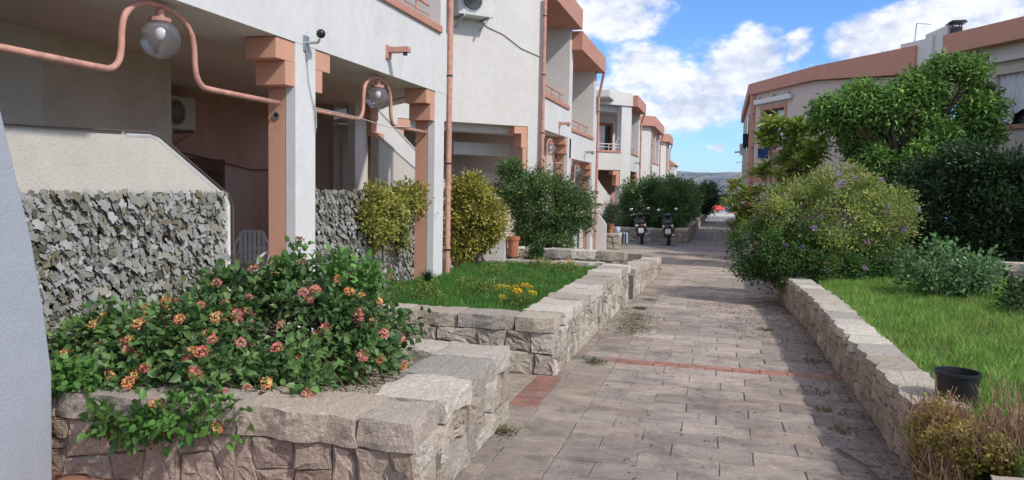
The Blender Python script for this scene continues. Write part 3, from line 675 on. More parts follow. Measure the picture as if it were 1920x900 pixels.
# ---- D, E
for (yc, ln, lab, nm, lv) in ((29.2, 6.0, 'fourth house block with twin upper balconies above the hedge', 'D', -.02), (40.3, 3.4, 'fifth small looking house block with salmon roof band above the hedge', 'E', -.1)):
    cols = [(yc+.9, yc+1.2), (yc+ln/2+.6, yc+ln/2+.85), (yc+ln-.1, yc+ln+.25)] if ln > 5 else [(yc+.9, yc+1.15), (yc+ln-.1, yc+ln+.25)]
    D = block('apartment_block', lab, yc, cols, [(2.30+lv, 2.97+lv, 4.75+lv, 5.24+lv)]*(len(cols)-1))
    T = frame45(yc)
    MB().box(-.25, 0, yc, yc+.9, -.6, 4.75+lv).build('blank_wall', CREAM, D)
    MB(T).box(-3.6, -.002, -.25, 0, -.6, 4.75+lv).build('side_wall', CREAM, D)
    MB(T).box(-3.6, .15, -.5, .25, 4.752+lv, 5.238+lv).build('fascia', SALMON2, D)
    MB().box(-.6, .252, yc-.1, yc+.9, 4.751+lv, 5.239+lv).build('fascia', SALMON2, D)
    MB().box(-6, -.6, yc-1, yc+ln, 4.75+lv, 5.1+lv).build('roof', CREAM, D)
    pipe_run(D, .05, yc+.85, 4.4, -.2, bend=(.2, yc+.6, 4.75+lv))
    pipe_run(D, .05, yc+ln+.35, 4.2, -.2, bend=(.2, yc+ln+.1, 4.75+lv))
for o_, y0_, y1_, zr in ((A, -14, 1.6, 5.5), (B, 3, 12.3, 5.3), (C, 19, 24.3, 5.0)):
    MB().box(-7, -.6, y0_, y1_, zr, zr+.25).build('roof', CREAM, o_)
    MB().box(-7, -6.8, y0_, y1_, -.6, zr).build('rear_wall', CREAM, o_)
# ---- F: far house with pitched orange roof
Fh = thing('house', (2.6, 64, -.4), 'far cream house with a small pitched orange roof', 'house')
MB().box(-4.2, -.75, 62, 68, -.5, 3.95).build('wall', CREAM, Fh)
MB().prism([(-4.4, 3.9), (-.55, 3.9), (-1.0, 4.3), (-1.5, 4.6), (-4.4, 4.6)], 61.7, 68.3, 'y').build('roof', plain('orange_roof_tile', (.60, .25, .12), .8), Fh)

# ------------------------------------------------------------------ right buildings
RB = thing('apartment_block', (7, 14, 0), 'right hand cream house with broad curving salmon roof band behind the trees', 'building')
q = [(4.42, 17.5), (6.10, 14.3), (8.10, 11.45), (8.32, 10.2)]
zt_ = [5.15, 5.2, 5.2, 5.2]; zb_ = [4.79, 4.81, 4.52, 4.5]
def vquad(m, a, b, z0a, z0b, z1a, z1b, th_=.25):
    d = Vector((b[0]-a[0], b[1]-a[1], 0)).normalized(); n_ = Vector((-d.y, d.x, 0))  # inward (away from viewer)
    if n_.y < 0: n_ = -n_
    i = n_*th_
    m.add([(a[0], a[1], z0a), (b[0], b[1], z0b), (b[0]+i.x, b[1]+i.y, z0b), (a[0]+i.x, a[1]+i.y, z0a), (a[0], a[1], z1a), (b[0], b[1], z1b), (b[0]+i.x, b[1]+i.y, z1b), (a[0]+i.x, a[1]+i.y, z1a)],
          [(0, 3, 2, 1), (4, 5, 6, 7), (0, 1, 5, 4), (1, 2, 6, 5), (2, 3, 7, 6), (3, 0, 4, 7)]); return m
# wall with a window opening on the first facet
T, Ln = seg_frame(q[0], q[1])
T = T @ Matrix.Diagonal((1, 1, 1, 1))
wa, wb, wz0, wz1 = .72, 2.03, 2.9, 4.22
# local y: right-hand side of the direction (towards the camera side)
RW = stucco('pinkish_cream_stucco', (.60, .52, .47), dirt=(.42, .33, .28), amt=.3)
MB(T).box(0, wa, -.25, 0, 2.34, 4.8).box(wb, Ln, -.25, 0, 2.34, 4.8).box(wa, wb, -.25, 0, wz1, 4.8).box(wa, wb, -.25, 0, 2.34, wz0).build('wall', RW, RB)
MB(T).box(0, Ln, -.25, -.01, -.4, 1.9).build('lower_wall', RW, RB)
MB(T).box(0, Ln, -.25, .02, 1.9, 2.338).build('band', SALMON2, RB)
fr = MB(T).box(wa-.10, wa, -.02, .03, wz0-.1, wz1+.12).box(wb, wb+.10, -.02, .03, wz0-.1, wz1+.12).box(wa, wb, -.02, .03, wz1, wz1+.12).box(wa, wb, -.02, .05, wz0-.1, wz0).build('window_frame', SALMON2, RB)
MB(T).box(wa, wa+.62, -.16, -.14, wz0, wz1).build('pane', WINDARK, fr)
MB(T).box(wa+.70, wb, -.15, -.13, wz0, wz1).build('blind', PALEPANE, fr)
MB(T).box(wa+.62, wa+.70, -.16, -.10, wz0, wz1).box(wa, wb, -.17, -.10, wz1-.07, wz1).build('sash', WOOD, fr)
MB(T).box(.35, 2.45, .0, .13, 4.42, 4.58).build('awning_box', ACW, RB, bevel=.02)
for k in range(3): MB(T).tube([(.5+k*.85, .05, 4.58), (.58+k*.85, .0, 4.66)], .015, 5).build('bracket', DARK, RB)
m = MB(); vquad(m, q[1], q[2], -.4, -.4, 4.8, 4.5); vquad(m, q[2], q[3], -.4, -.4, 4.5, 4.5); m.build('wall', RW, RB)
T3, L3 = seg_frame(q[1], q[2])
w3 = MB(T3).box(.9, 2.3, .002, .03, 2.9, 4.15).build('window_frame', SALMON2, RB); MB(T3).box(1.0, 2.2, .03, .034, 3.0, 4.05).build('pane', WINDARK, w3)
# fascia, projecting
def outw(a, b, k=.18):
    d = Vector((b[0]-a[0], b[1]-a[1], 0)).normalized(); n_ = Vector((d.y, -d.x, 0)); return n_*k
m = MB()
o0 = [(4.30, 17.4), (6.0, 14.12), (7.98, 11.25)]
for i in range(2): vquad(m, o0[i], o0[i+1], zb_[i], zb_[i+1], zt_[i], zt_[i+1], .5)
m.build('fascia', SALMON2, RB)
MB().add([(4.30, 17.4, 4.79), (4.30, 27, 4.7), (4.5, 27, 4.7), (4.5, 17.4, 4.79), (4.30, 17.4, 5.149), (4.30, 27, 5.1), (4.5, 27, 5.1), (4.5, 17.4, 5.149)], [(0, 3, 2, 1), (4, 5, 6, 7), (0, 1, 5, 4), (1, 2, 6, 5), (2, 3, 7, 6), (3, 0, 4, 7)]).build('fascia', SALMON2, RB)
MB().add([(4.4, 17.4, 5.0), (6.05, 14.2, 5.0), (8.0, 11.3, 5.0), (12, 14, 5.0), (12, 27, 5.0), (4.4, 27, 5.0)], [(0, 1, 2, 3, 4, 5)]).build('roof', CREAM, RB)
MB().box(4.42, 4.65, 17.7, 27, -.4, 4.75).build('side_wall', stucco('dull_cream', (.5, .45, .4), amt=.5), RB)
MB().box(4.36, 4.42, 18.2, 18.9, 3.0, 4.2).build('side_window', WINDARK, RB)
pipe_run(RB, 4.50, 17.28, 4.8, .1); 
MB().tube([(4.44, 17.36, 4.8), (4.44, 17.36, 0)], .07, 10).build('corner_pipe', PIPE, RB)
# cream parapet block between the two roofs
MB().prism([(7.75, 11.75), (8.15, 11.1), (8.20, 10.6), (8.6, 10.8), (8.4, 12)], 4.2, 5.32, 'z').build('parapet_block', CREAM, RB)
MB().prism([(8.16, 11.1), (8.36, 10.05), (8.9, 10.3), (8.6, 11.4)], 4.2, 5.42, 'z').build('parapet_block', CREAM, RB)
RC = thing('apartment_block', (10, 8, 0), 'nearest right hand house with curtained upper opening at the right edge', 'building')
a, b = (8.30, 10.12), (11.6, 4.35)
T, Ln = seg_frame(a, b)
MB(T).box(0, Ln, -.35, .0, 4.77, 5.21).build('fascia', SALMON2, RC)
MB(T).box(0, Ln, -.5, -.352, 4.45, 5.0).build('beam', CREAM, RC)
MB(T).box(0, Ln, -3, -.5, 4.52, 4.7).build('soffit', CREAM, RC)
MB(T).box(0, 1.0, -.75, -.5, 2.35, 4.5).box(1.0, Ln, -.75, -.5, 2.35, 3.0).box(1.0, Ln, -.75, -.5, 4.2, 4.5).build('wall', RW, RC)
MB(T).box(.9, Ln, -.78, -.44, 3.0, 3.09).build('sill', SALMON2, RC)
MB(T).box(-2, Ln+6, -3, -2.8, -.4, 4.7).build('back_wall', INNER, RC)
cm = MB(T); k = 40
pl = [(1.0+1.9*i/k, -.62+.03*math.sin(i*1.9)) for i in range(k+1)]
bot = [3.95-.0*i if False else 4.18-(1.05 if i < 6 else max(.25, 1.0-abs(i-6)*.028)) for i in range(k+1)]
cm.add([(p[0], p[1], 4.2) for p in pl]+[(p[0]+.12*math.sin(i*.4), p[1], bot[i]) for i, p in enumerate(pl)], [(i, i+1, k+2+i, k+1+i) for i in range(k)])
cm.build('curtain', CURT, RC)
MB(T).box(1.0, Ln, -.76, -.752, 3.09, 4.2).build('pane', WINDARK, RC)
MB(T).box(-.3, Ln+2, -.95, -.78, -.4, 2.9).build('lower_wall', INNER, RC)
MB(T).tube([(1.9, -.5, 2.62), (1.9, -.4, 2.62)], .03, 8).build('wall_vent', ACW, RC)
# chimney cowl, aerial
CH = thing('chimney_cowl', (8.55, 10.1, 5.2), 'small black metal chimney cowl on the right roof edge', 'chimney')
MB().box(8.44, 8.66, 10.0, 10.2, 5.1, 5.36).build('stack', DARK, CH)
MB().box(8.45, 8.47, 10.01, 10.03, 5.36, 5.46).box(8.63, 8.65, 10.01, 10.03, 5.36, 5.46).box(8.45, 8.47, 10.17, 10.19, 5.36, 5.46).box(8.63, 8.65, 10.17, 10.19, 5.36, 5.46).build('leg', DARK, CH)
MB().prism([(8.36, 5.46), (8.74, 5.46), (8.68, 5.50), (8.42, 5.50)], 9.9, 10.3, 'y').build('lid', DARK, CH)
AN = thing('aerial', (8.1, 11.6, 5.2), 'thin bent grey aerial mast on the right roof', 'aerial')
MB().tube([(8.0, 11.5, 5.1), (8.04, 11.5, 5.78)], .014, 6).tube([(8.04, 11.5, 5.78), (8.36, 11.5, 5.74)], .01, 5).build('mast', STEEL, AN)
# far right building with flat roof
RD = thing('house', (4.5, 34, -.3), 'small far house with cream roof slab right of the far path', 'house')
MB().box(4.75, 7.5, 31, 38, -.4, 2.15).build('wall', SALMON2, RD)
MB().box(4.45, 7.6, 30.5, 38.5, 2.15, 2.55).build('roof', CREAM, RD)
MB().box(4.70, 4.75, 31.6, 32.4, .6, 1.9).build('window', WINDARK, RD)
# clutter on the side of the right building
def laundry(lo, lab, mat, w_, h_):
    o = thing('laundry', lo, lab, 'laundry'); m = MB(); k = 8
    vs = []
    for r in range(5):
        for i in range(k+1): vs.append((lo[0]-w_*i/k, lo[1]+.02*math.sin(i*2+r), lo[2]-h_*r/4*(1+.1*math.sin(i*1.7))))
    m.add(vs, [(r*(k+1)+i, r*(k+1)+i+1, (r+1)*(k+1)+i+1, (r+1)*(k+1)+i) for r in range(4) for i in range(k)]); ob = m.build('cloth', mat, o)
    sm = ob.modifiers.new('s', 'SOLIDIFY'); sm.thickness = .01
laundry((4.42, 18.0, 3.55), 'dark garment hanging beside the corner of the right building', BLACK, .22, .5)
laundry((4.30, 18.6, 3.25), 'pale garment hanging beside the corner of the right building', CURT, .18, .4)
laundry((4.95, 17.0-.9, 2.95), 'dark blue cloth hanging on the right building behind the plumeria', BLUE, .32, .32)
RK = thing('drying_rack', (4.3, 17.9, 2.5), 'wire drying rack sticking out from the right building', 'drying rack')
m = MB()
for k in range(4): m.tube([(4.4, 17.7+k*.25, 2.95), (3.95, 17.7+k*.25, 2.92)], .012, 5)
m.tube([(4.4, 17.7, 2.6), (4.0, 17.7, 2.55)], .012, 5).tube([(3.97, 17.7, 2.92), (3.97, 18.5, 2.92)], .012, 5); m.build('frame', ACW, RK)

# ------------------------------------------------------------------ lamps, fixtures
def porch_lamp(yc, z, label, rad=.13):
    o = thing('porch_lamp', (-.12, yc, z), label, 'lamp', 'globe lamps on bent salmon pipes')
    x = -.12; pts = []
    def P(y, zz): pts.append((x, yc+y, zz))
    ctrl = [(-1.42, 0), (-1.0, 0), (-.52, 0), (-.42, .015), (-.365, .07), (-.345, .16), (-.34, .25), (-.315, .35), (-.24, .43), (-.13, .475), (0, .488)]
    ctrl = ctrl+[(-a_, b_) for a_, b_ in ctrl[-2::-1]]
    for i in range(1, len(ctrl)-2):
        p0, p1, p2, p3 = (Vector(c) for c in ctrl[i-1:i+3])
        for q_ in range(4):
            t_ = q_/4; v_ = .5*((2*p1)+(-p0+p2)*t_+(2*p0-5*p1+4*p2-p3)*t_*t_+(-p0+3*p1-3*p2+p3)*t_**3); P(v_.x, z+v_.y)
    pts = [(x, yc-1.42, z)]+pts+[(x, yc+1.42, z)]
    MB().tube(pts, .021, 10).build('pipe_bracket', PIPE, o, smooth=True)
    MB().lathe([(0, .46), (.028, .46), (.028, .41), (.07, .405), (.07, .38), (0, .38)], (x, yc, z), 16).build('lamp_cap', PIPE, o)
    g = MB().ball((x, yc, z+.265), rad, 32); g.build('globe', GLASS, o, smooth=True)
    MB().ball((x, yc, z+.31), .035, 10, (1, 1, 1.4)).build('bulb', PLAST, o, smooth=True)
porch_lamp(-5.10, 2.228, 'nearest clear globe lamp on a bent salmon pipe in the first porch opening')
porch_lamp(-1.76, 2.228, 'clear globe lamp on a bent salmon pipe in the second porch opening')
porch_lamp(6.95, 2.13, 'clear globe lamp in the porch of the second block, left of its middle column')
porch_lamp(10.25, 1.72, 'clear globe lamp in the lowest porch opening of the second block')
def wall_fixture(y, z, label, grey=False):
    o = thing('wall_light', (0, y, z), label, 'wall light', 'small box lights on the white spandrels')
    MB().box(.0, .03, y-.045, y+.045, z-.07, z+.07).build('back_plate', PIPE if not grey else ACW, o)
    MB().box(.03, .26, y-.04, y+.04, z-.01, z+.05).build('arm', PIPE if not grey else STEEL, o, bevel=.004)
    MB().lathe([(.022, 0), (.026, -.03), (0, -.03)], (.21, y, z-.01), 10).build('lamp_head', DARK, o)
wall_fixture(-1.78, 2.985, 'salmon box shaped wall light on the nearest white spandrel')
wall_fixture(7.25, 2.97, 'salmon box wall light on the upper spandrel of the second block', False)
wall_fixture(10.6, 2.50, 'grey box wall light on the lower spandrel of the second block', True)
wall_fixture(22.5, 2.65, 'grey box wall light on the spandrel of the third block', True)
CC = thing('security_camera', (0, -3.46, 2.75), 'small dark dome camera on a grey wall bracket above the column', 'camera')
MB().box(0, .015, -3.50, -3.42, 2.70, 2.83).tube([(.01, -3.46, 2.77), (.12, -3.46, 2.77), (.14, -3.46, 2.80)], .012, 8).build('bracket', STEEL, CC)
MB().ball((.15, -3.46, 2.845), .04, 16).build('head', BLACK, CC, smooth=True)
MB().tube([(.012, -3.46, 2.70), (.012, -3.45, 2.62)], .01, 6).tube([(.012, -3.45, 2.62), (.012, -3.43, 2.45), (.012, -3.33, 2.2), (.012, -3.30, 2.0)], .0035, 5).build('wire', STEEL, CC)
SK = thing('wall_socket', (-.18, -3.62, 2.15), 'small round open junction hole fitting on the salmon pilaster', 'socket')
MB().lathe([(.035, 0), (.035, -.012), (.02, -.012), (.02, 0)], (-.19, -3.612, 2.13), 14, 'y').build('ring', STEEL, SK)
MB().lathe([(.02, 0), (0, 0)], (-.19, -3.618, 2.13), 14, 'y').build('hole', BLACK, SK)
# air conditioners
def aircon(T, w_, h_, d_, label, dark=False):
    loc = T @ Vector((0, 0, 0)); o = thing('air_conditioner', loc, label, 'air conditioner')
    MB(T).box(-w_/2, w_/2, .06, d_, 0, h_).build('casing', ACW, o, bevel=.012)
    g = MB(T); cx, cz, r = -w_*.12, h_*.5, h_*.40
    g.lathe([(r, d_+.001), (r, d_+.012), (r-.02, d_+.012), (r-.02, d_+.001)], (cx, 0, cz), 24, 'y')
    for k in range(1, 6): g.lathe([(r*k/6, d_+.004), (r*k/6+.006, d_+.009), (r*k/6+.012, d_+.004)], (cx, 0, cz), 24, 'y')
    for k in range(8): a = k*math.pi/4; g.tube([(cx, d_+.006, cz), (cx+r*math.cos(a), d_+.006, cz+r*math.sin(a))], .004, 4)
    g.build('fan_grille', STEEL, o)
    MB(T).lathe([(0, d_+.0015), (r, d_+.0015)], (cx, 0, cz), 24, 'y').build('fan_opening', BLACK, o)
    b_ = MB(T)
    for s in (-.35, .35): b_.box(s*w_-.015, s*w_+.015, 0, d_+.05, -.04, -.005).add([(s*w_-.01, 0, -.2), (s*w_+.01, 0, -.2), (s*w_+.01, d_, -.04), (s*w_-.01, d_, -.04), (s*w_-.01, 0, -.17), (s*w_+.01, 0, -.17)], [(0, 1, 2, 3), (3, 2, 5, 4), (0, 3, 4), (1, 5, 2)])
    b_.build('bracket', STEEL, o)
aircon(frame45(5.5) @ Matrix.Translation((-1.66, 0, 4.70)), .74, .55, .34, 'white outdoor air conditioner unit high on the blank cream wall')
Tin = Matrix(((0, 1, 0, -3.5), (1, 0, 0, -1.05), (0, 0, 1, 2.22), (0, 0, 0, 1)))
aircon(Tin, .6, .42, .26, 'dark looking air conditioner unit inside the nearest porch')

# ------------------------------------------------------------------ leaf meshes
def unit(a): return a/(np.linalg.norm(a, axis=-1, keepdims=True)+1e-9)
def leaves(name, C_, D_, Nn, Ls, Ws, cols, mat, parent, kind=4, fold=.18, droop=.1):
    n = len(C_); D_ = unit(D_); S_ = unit(np.cross(D_, Nn)); Nn = np.cross(S_, D_)
    Ls = Ls[:, None]; Ws = Ws[:, None]
    if kind == 4:
        v = np.stack([C_, C_+D_*Ls*.45+S_*Ws*.5+Nn*Ws*fold, C_+D_*Ls-Nn*Ls*droop, C_+D_*Ls*.45-S_*Ws*.5+Nn*Ws*fold], 1)
        f = np.array([[0, 1, 2], [0, 2, 3]])
    else:
        v = np.stack([C_, C_+D_*Ls*.28+S_*Ws*.5+Nn*Ws*fold, C_+D_*Ls*.68+S_*Ws*.38+Nn*(Ws*fold-Ls*droop*.4), C_+D_*Ls-Nn*Ls*droop, C_+D_*Ls*.68-S_*Ws*.38+Nn*(Ws*fold-Ls*droop*.4), C_+D_*Ls*.28-S_*Ws*.5+Nn*Ws*fold, C_+D_*Ls*.5-Nn*Ls*droop*.2], 1)
        f = np.array([[0, 1, 6], [1, 2, 6], [2, 3, 6], [3, 4, 6], [4, 5, 6], [5, 0, 6]])
    k = v.shape[1]
    faces = (f[None]+(np.arange(n)*k)[:, None, None]).reshape(-1, 3)
    return link_mesh(name, v.reshape(-1, 3), faces, mat, parent, np.repeat(cols, k, 0))
def sample_clumps(blobs, n, g, rmin=.6):
    """clump centres spread in the outer part of a union of ellipsoids, with outward directions"""
    B_ = np.array([b[:6] for b in blobs], float); wts = B_[:, 3]*B_[:, 4]+B_[:, 4]*B_[:, 5]+B_[:, 3]*B_[:, 5]; wts /= wts.sum()
    out = []; outd = []
    while len(out) < n:
        i = g.choice(len(B_), p=wts); d = unit(g.normal(size=3)); r = g.uniform(rmin, 1.0)*(1+.14*math.sin(6*d[0]+i)+.12*math.sin(8*d[2]+2*i+4*d[1]))*(1 if g.random() > .10 else g.uniform(1.08, 1.3))
        p = B_[i, :3]+d*B_[i, 3:]*r
        ins = False
        for j in range(len(B_)):
            if j != i and (((p-B_[j, :3])/B_[j, 3:])**2).sum() < (rmin*.8)**2: ins = True
        if ins: continue
        out.append(p); outd.append(unit(d/B_[i, 3:]))
    return np.array(out), np.array(outd)
def foliage(name, parent, blobs, nclump, per, cr, L_, W_, pal, g, mat=LEAF, kind=4, up=.5, out=.6, rmin=.6, zmin=None, fold=.18, droop=.1, along=.5, flat=1., sup=11, pull=.38):
    cc_, dd = sample_clumps(blobs, nclump, g, rmin)
    ns_ = max(4, nclump//sup); si = g.integers(nclump, size=ns_); dist = ((cc_[:, None]-cc_[si][None])**2).sum(2); own = dist.argmin(1)
    cc_ = cc_+(cc_[si][own]-cc_)*pull; sv = g.uniform(.8, 1.2, ns_)[own]
    n = nclump*per
    cid = np.repeat(np.arange(nclump), per)
    o_ = g.normal(size=(n, 3))*cr*np.array([1, 1, flat])
    P = cc_[cid]+o_
    D_ = unit(dd[cid]*out+unit(o_)*along+g.normal(size=(n, 3))*.45+np.array([0, 0, .05]))
    Nn = unit(np.array([0, 0, 1.])*up+dd[cid]*.5+g.normal(size=(n, 3))*.45)
    pal = np.array(pal); ci = g.integers(len(pal), size=nclump)
    pc = pal[ci][cid]*.6+pal[g.integers(len(pal), size=n)]*.4
    pc = pc*g.uniform(.75, 1.25, (n, 1))*((sv*g.uniform(.88, 1.12, nclump))[cid][:, None])
    if zmin is not None:
        k = P[:, 2] > zmin; P, D_, Nn, pc = P[k], D_[k], Nn[k], pc[k]; n = len(P)
    s = g.uniform(.65, 1.2, n)
    ob = leaves(name, P, D_, Nn, L_*s, W_*s, pc, mat, parent, kind, fold, droop)
    return cc_, dd, ob
def stems(name, parent, base, targets, r0, g, mat=BARK, bow=.15, n=5, spread=.1):
    m = MB()
    for t_ in targets:
        b0 = Vector(base)+Vector((g.normal(0, spread), g.normal(0, spread), 0)); t_ = Vector(t_)
        mid = b0.lerp(t_, .5)+Vector((g.normal(0, bow), g.normal(0, bow), abs(g.normal(0, bow))))
        pts = [b0.lerp(mid, u).lerp(mid.lerp(t_, u), u) for u in np.linspace(0, 1, 6)]
        m.tube(pts, [r0*(1-.8*u) for u in np.linspace(0, 1, 6)], n, cap=False)
    return m.build(name, mat, parent, smooth=True)
GREENS = [(.055, .13, .03), (.075, .17, .04), (.04, .10, .028), (.10, .20, .05)]
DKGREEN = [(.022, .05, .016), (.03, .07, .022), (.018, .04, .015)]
YELGREEN = [(.42, .40, .09), (.34, .35, .08), (.50, .40, .11), (.24, .28, .07)]

# --- lantana in the nearest planter
g = np.random.default_rng(21)
LT = thing('flowering_shrub', (1.1, -5.3, .37), 'bushy shrub with orange and pink flower heads spilling over the nearest planter', 'shrub')
lb = [(.95, -5.35, .64, .60, .45, .34), (.5, -5.65, .58, .5, .4, .28), (1.36, -5.15, .58, .32, .38, .36), (.15, -5.7, .5, .36, .25, .2), (-.15, -5.75, .5, .3, .22, .17), (.3, -6.0, .44, .35, .16, .13), (.85, -5.9, .45, .5, .22, .2), (1.0, -5.0, .88, .34, .25, .18), (.5, -5.3, .78, .24, .25, .2), (1.2, -5.85, .42, .32, .18, .18)]
cc_, dd, fo = foliage('foliage', LT, lb, 760, 18, .06, .056, .037, [(.10, .20, .06), (.14, .26, .075), (.075, .155, .05), (.20, .32, .10), (.11, .19, .085)], g, kind=6, rmin=.55, up=.65, out=.5, droop=.2)
# trailing sprays over the front edge
sb = [(.66, -6.28, .30, .24, .09, .10), (.1, -6.15, .44, .2, .1, .08), (.95, -6.27, .36, .15, .08, .09), (1.22, -6.2, .42, .2, .08, .06), (1.6, -4.95, .50, .15, .1, .06), (.2, -6.1, .45, .14, .1, .08)]
foliage('foliage', LT, sb, 80, 14, .04, .055, .038, [(.085, .2, .05), (.13, .27, .06)], g, kind=6, droop=.25)
up_sh = [(.9, -5.1, 1.03, .06, .06, .14), (1.25, -5.2, .98, .06, .06, .12), (.70, -5.1, .92, .07, .07, .12), (1.45, -5.0, .92, .1, .08, .12), (.35, -5.5, .85, .1, .1, .12), (1.55, -5.0, .85, .1, .1, .12), (-.05, -5.6, .55, .1, .08, .08)]
foliage('foliage', LT, up_sh, 60, 12, .035, .05, .033, [(.09, .21, .05), (.13, .27, .06)], g, kind=6)
stems('stems', LT, (1.1, -5.3, .37), list(cc_[:110]), .006, g, spread=.25)
def flower_mesh(cols, r, npet, g, name):
    n = npet; i = np.arange(n); ph_ = i*2.39996; rr = np.sqrt((i+.5)/n)
    C_ = np.stack([np.cos(ph_)*rr*r*.8, np.sin(ph_)*rr*r*.8, (1-rr**2)*r*.55], 1)
    D_ = unit(np.stack([np.cos(ph_)*rr, np.sin(ph_)*rr, .45*np.ones(n)], 1)+g.normal(size=(n, 3))*.35); Nn = unit(np.array([0, 0, 1.])+C_*6)
    cl = np.where((rr < .55)[:, None], np.array(cols[0]), np.array(cols[1]))*g.uniform(.85, 1.15, (n, 1))
    o = leaves(name, C_, D_, Nn, np.full(n, r*.55), np.full(n, r*.5), cl, PETAL, None, 4, -.1, 0)
    me = o.data; 
    # recentre on origin
    loc = o.location.copy(); me.transform(Matrix.Translation(loc)); bpy.data.objects.remove(o); return me
def place_flowers(parent, meshes, pts, dirs, g, nm='flower_head', sc_=(.8, 1.2)):
    for p, d in zip(pts, dirs):
        o = bpy.data.objects.new(nm, meshes[g.integers(len(meshes))]); COL.objects.link(o); o.parent = parent
        o.location = Vector(p)-OFF[parent.name]; o.rotation_euler = Vector(d).to_track_quat('Z', 'Y').to_euler(); s = g.uniform(*sc_); o.scale = (s, s, s)
OR = [flower_mesh(c, .028, 34, g, 'flower_head') for c in (((.82, .45, .16), (.78, .28, .16)), ((.78, .34, .22), (.72, .20, .20)), ((.85, .58, .22), (.80, .34, .18)), ((.78, .40, .24), (.70, .22, .22)), ((.76, .40, .28), (.70, .24, .24)))]
# flowers sit on the side seen from the walk and on top
k = [i for i in range(len(cc_)) if dd[i][1] < .25 and dd[i][2] > -.35 and (dd[i]@np.array([.5, -.8, .3])) > .25]
g.shuffle(k); k = k[:80]
place_flowers(LT, OR, cc_[k]+dd[k]*.085, unit(dd[k]+np.array([.2, -.5, .4])), g)
sc2, sd2 = sample_clumps(sb+up_sh, 16, g, .8)
place_flowers(LT, OR, sc2+sd2*.05, unit(sd2+np.array([.2, -.6, .3])), g)

# --- yellow leaved climber over the leaf fence
def shrub(name, loc, label, blobs, nclump, per, cr, L_, W_, pal, seed, cat='shrub', group=None, mat=LEAF, ns=24, sr=.012, **kw):
    g = np.random.default_rng(seed); o = thing(name, loc, label, cat, group)
    c2, d2, _ = foliage('foliage', o, blobs, nclump, per, cr, L_, W_, pal, g, mat=mat, **kw)
    if ns: stems('stems', o, loc, list(c2[:ns]), sr, g, spread=.12)
    return o, c2, d2, g
shrub('climbing_shrub', (-.2, -1.2, .35), 'yellow green climber spilling over the leaf covered fence in the second opening', [(-.26, -1.35, 1.38, .16, .42, .14), (-.24, -.8, 1.36, .16, .36, .15), (-.24, -1.3, 1.12, .12, .34, .22), (-.22, -.45, 1.38, .12, .16, .18), (-.22, -1.78, 1.2, .10, .13, .28), (-.24, -.95, 1.02, .10, .16, .26), (-.24, -1.55, .92, .08, .10, .16)], 420, 22, .055, .052, .03, YELGREEN+[(.20, .27, .06)], 31, ns=7, sr=.006, rmin=.4, pull=.5, sup=9)
shrub('hedge_shrub', (-.1, 1.7, .33), 'tall yellow leaved upright shrub beside the drainpipe', [(-.16, 1.6, 1.25, .40, .36, .42), (-.26, 1.6, .75, .30, .3, .42), (.05, 1.7, 1.0, .34, .3, .4), (-.15, 1.55, 1.5, .28, .26, .22)], 900, 24, .05, .055, .032, YELGREEN+[(.44, .40, .07)], 32, rmin=.55)
o_, c3, d3, g3 = shrub('hedge_shrub', (.1, 4.6, .2), 'big dark green small leaved shrub in front of the second block', [(.28, 4.6, 1.2, .75, .55, .62), (-.25, 4.7, 1.5, .38, .4, .5), (.85, 4.7, 1.15, .34, .4, .48), (.3, 4.5, .65, .62, .4, .42), (-.35, 4.6, 1.9, .26, .22, .18)], 1300, 24, .06, .065, .026, [(.10, .19, .06), (.15, .25, .07), (.07, .13, .045), (.20, .26, .09)], 33, rmin=.5, up=.2, sr=.006)
shrub('hedge_shrub', (.3, 5.2, .2), 'tall sparse grey green shoots rising above the dark shrub', [(.12, 5.0, 1.9, .12, .12, .35), (.95, 5.0, 1.6, .12, .12, .5), (.55, 4.9, 1.65, .15, .12, .3), (1.0, 5.3, .95, .15, .2, .4)], 90, 16, .05, .05, .02, [(.09, .13, .07), (.12, .15, .08), (.25, .15, .07)], 34, rmin=.2, ns=14)
shrub('shrub', (.75, 2.3, .4), 'small round dark green plant behind the left lawn', [(.75, 2.25, .52, .16, .14, .13)], 60, 16, .03, .035, .028, [(.03, .09, .02), (.05, .13, .03)], 35, ns=6)
# --- hedge behind the scooters
hb = [(1.0, 20, .95, 1.0, .9, 1.1), (2.0, 20.6, .85, .55, .8, .9), (1.3, 23, 1.0, 1.0, 1.8, 1.05), (1.5, 27, 1.0, 1.0, 2.2, 1.05), (.4, 20.5, .9, .7, .8, .95), (1.7, 20.2, .8, .75, .8, .8), (1.6, 31, .95, 1.0, 2.5, 1.0)]
o_, c4, d4, g4 = shrub('hedge', (1.3, 24, .1), 'long dark green hedge with scattered white flowers behind the scooters', hb, 2300, 22, .12, .12, .05, [(.07, .16, .04), (.11, .22, .055), (.045, .10, .03), (.16, .28, .08)], 41, rmin=.6, ns=20, sr=.015)
WF = [flower_mesh(((.8, .8, .8), (.8, .78, .8)), .05, 9, g4, 'flower_head')]
k = [i for i in range(len(c4)) if d4[i][1] < 0 and d4[i][2] > -.3]; g4.shuffle(k); k = k[:40]
place_flowers(o_, WF, c4[k]+d4[k]*.16, unit(d4[k]+np.array([.1, -.8, .2])), g4)
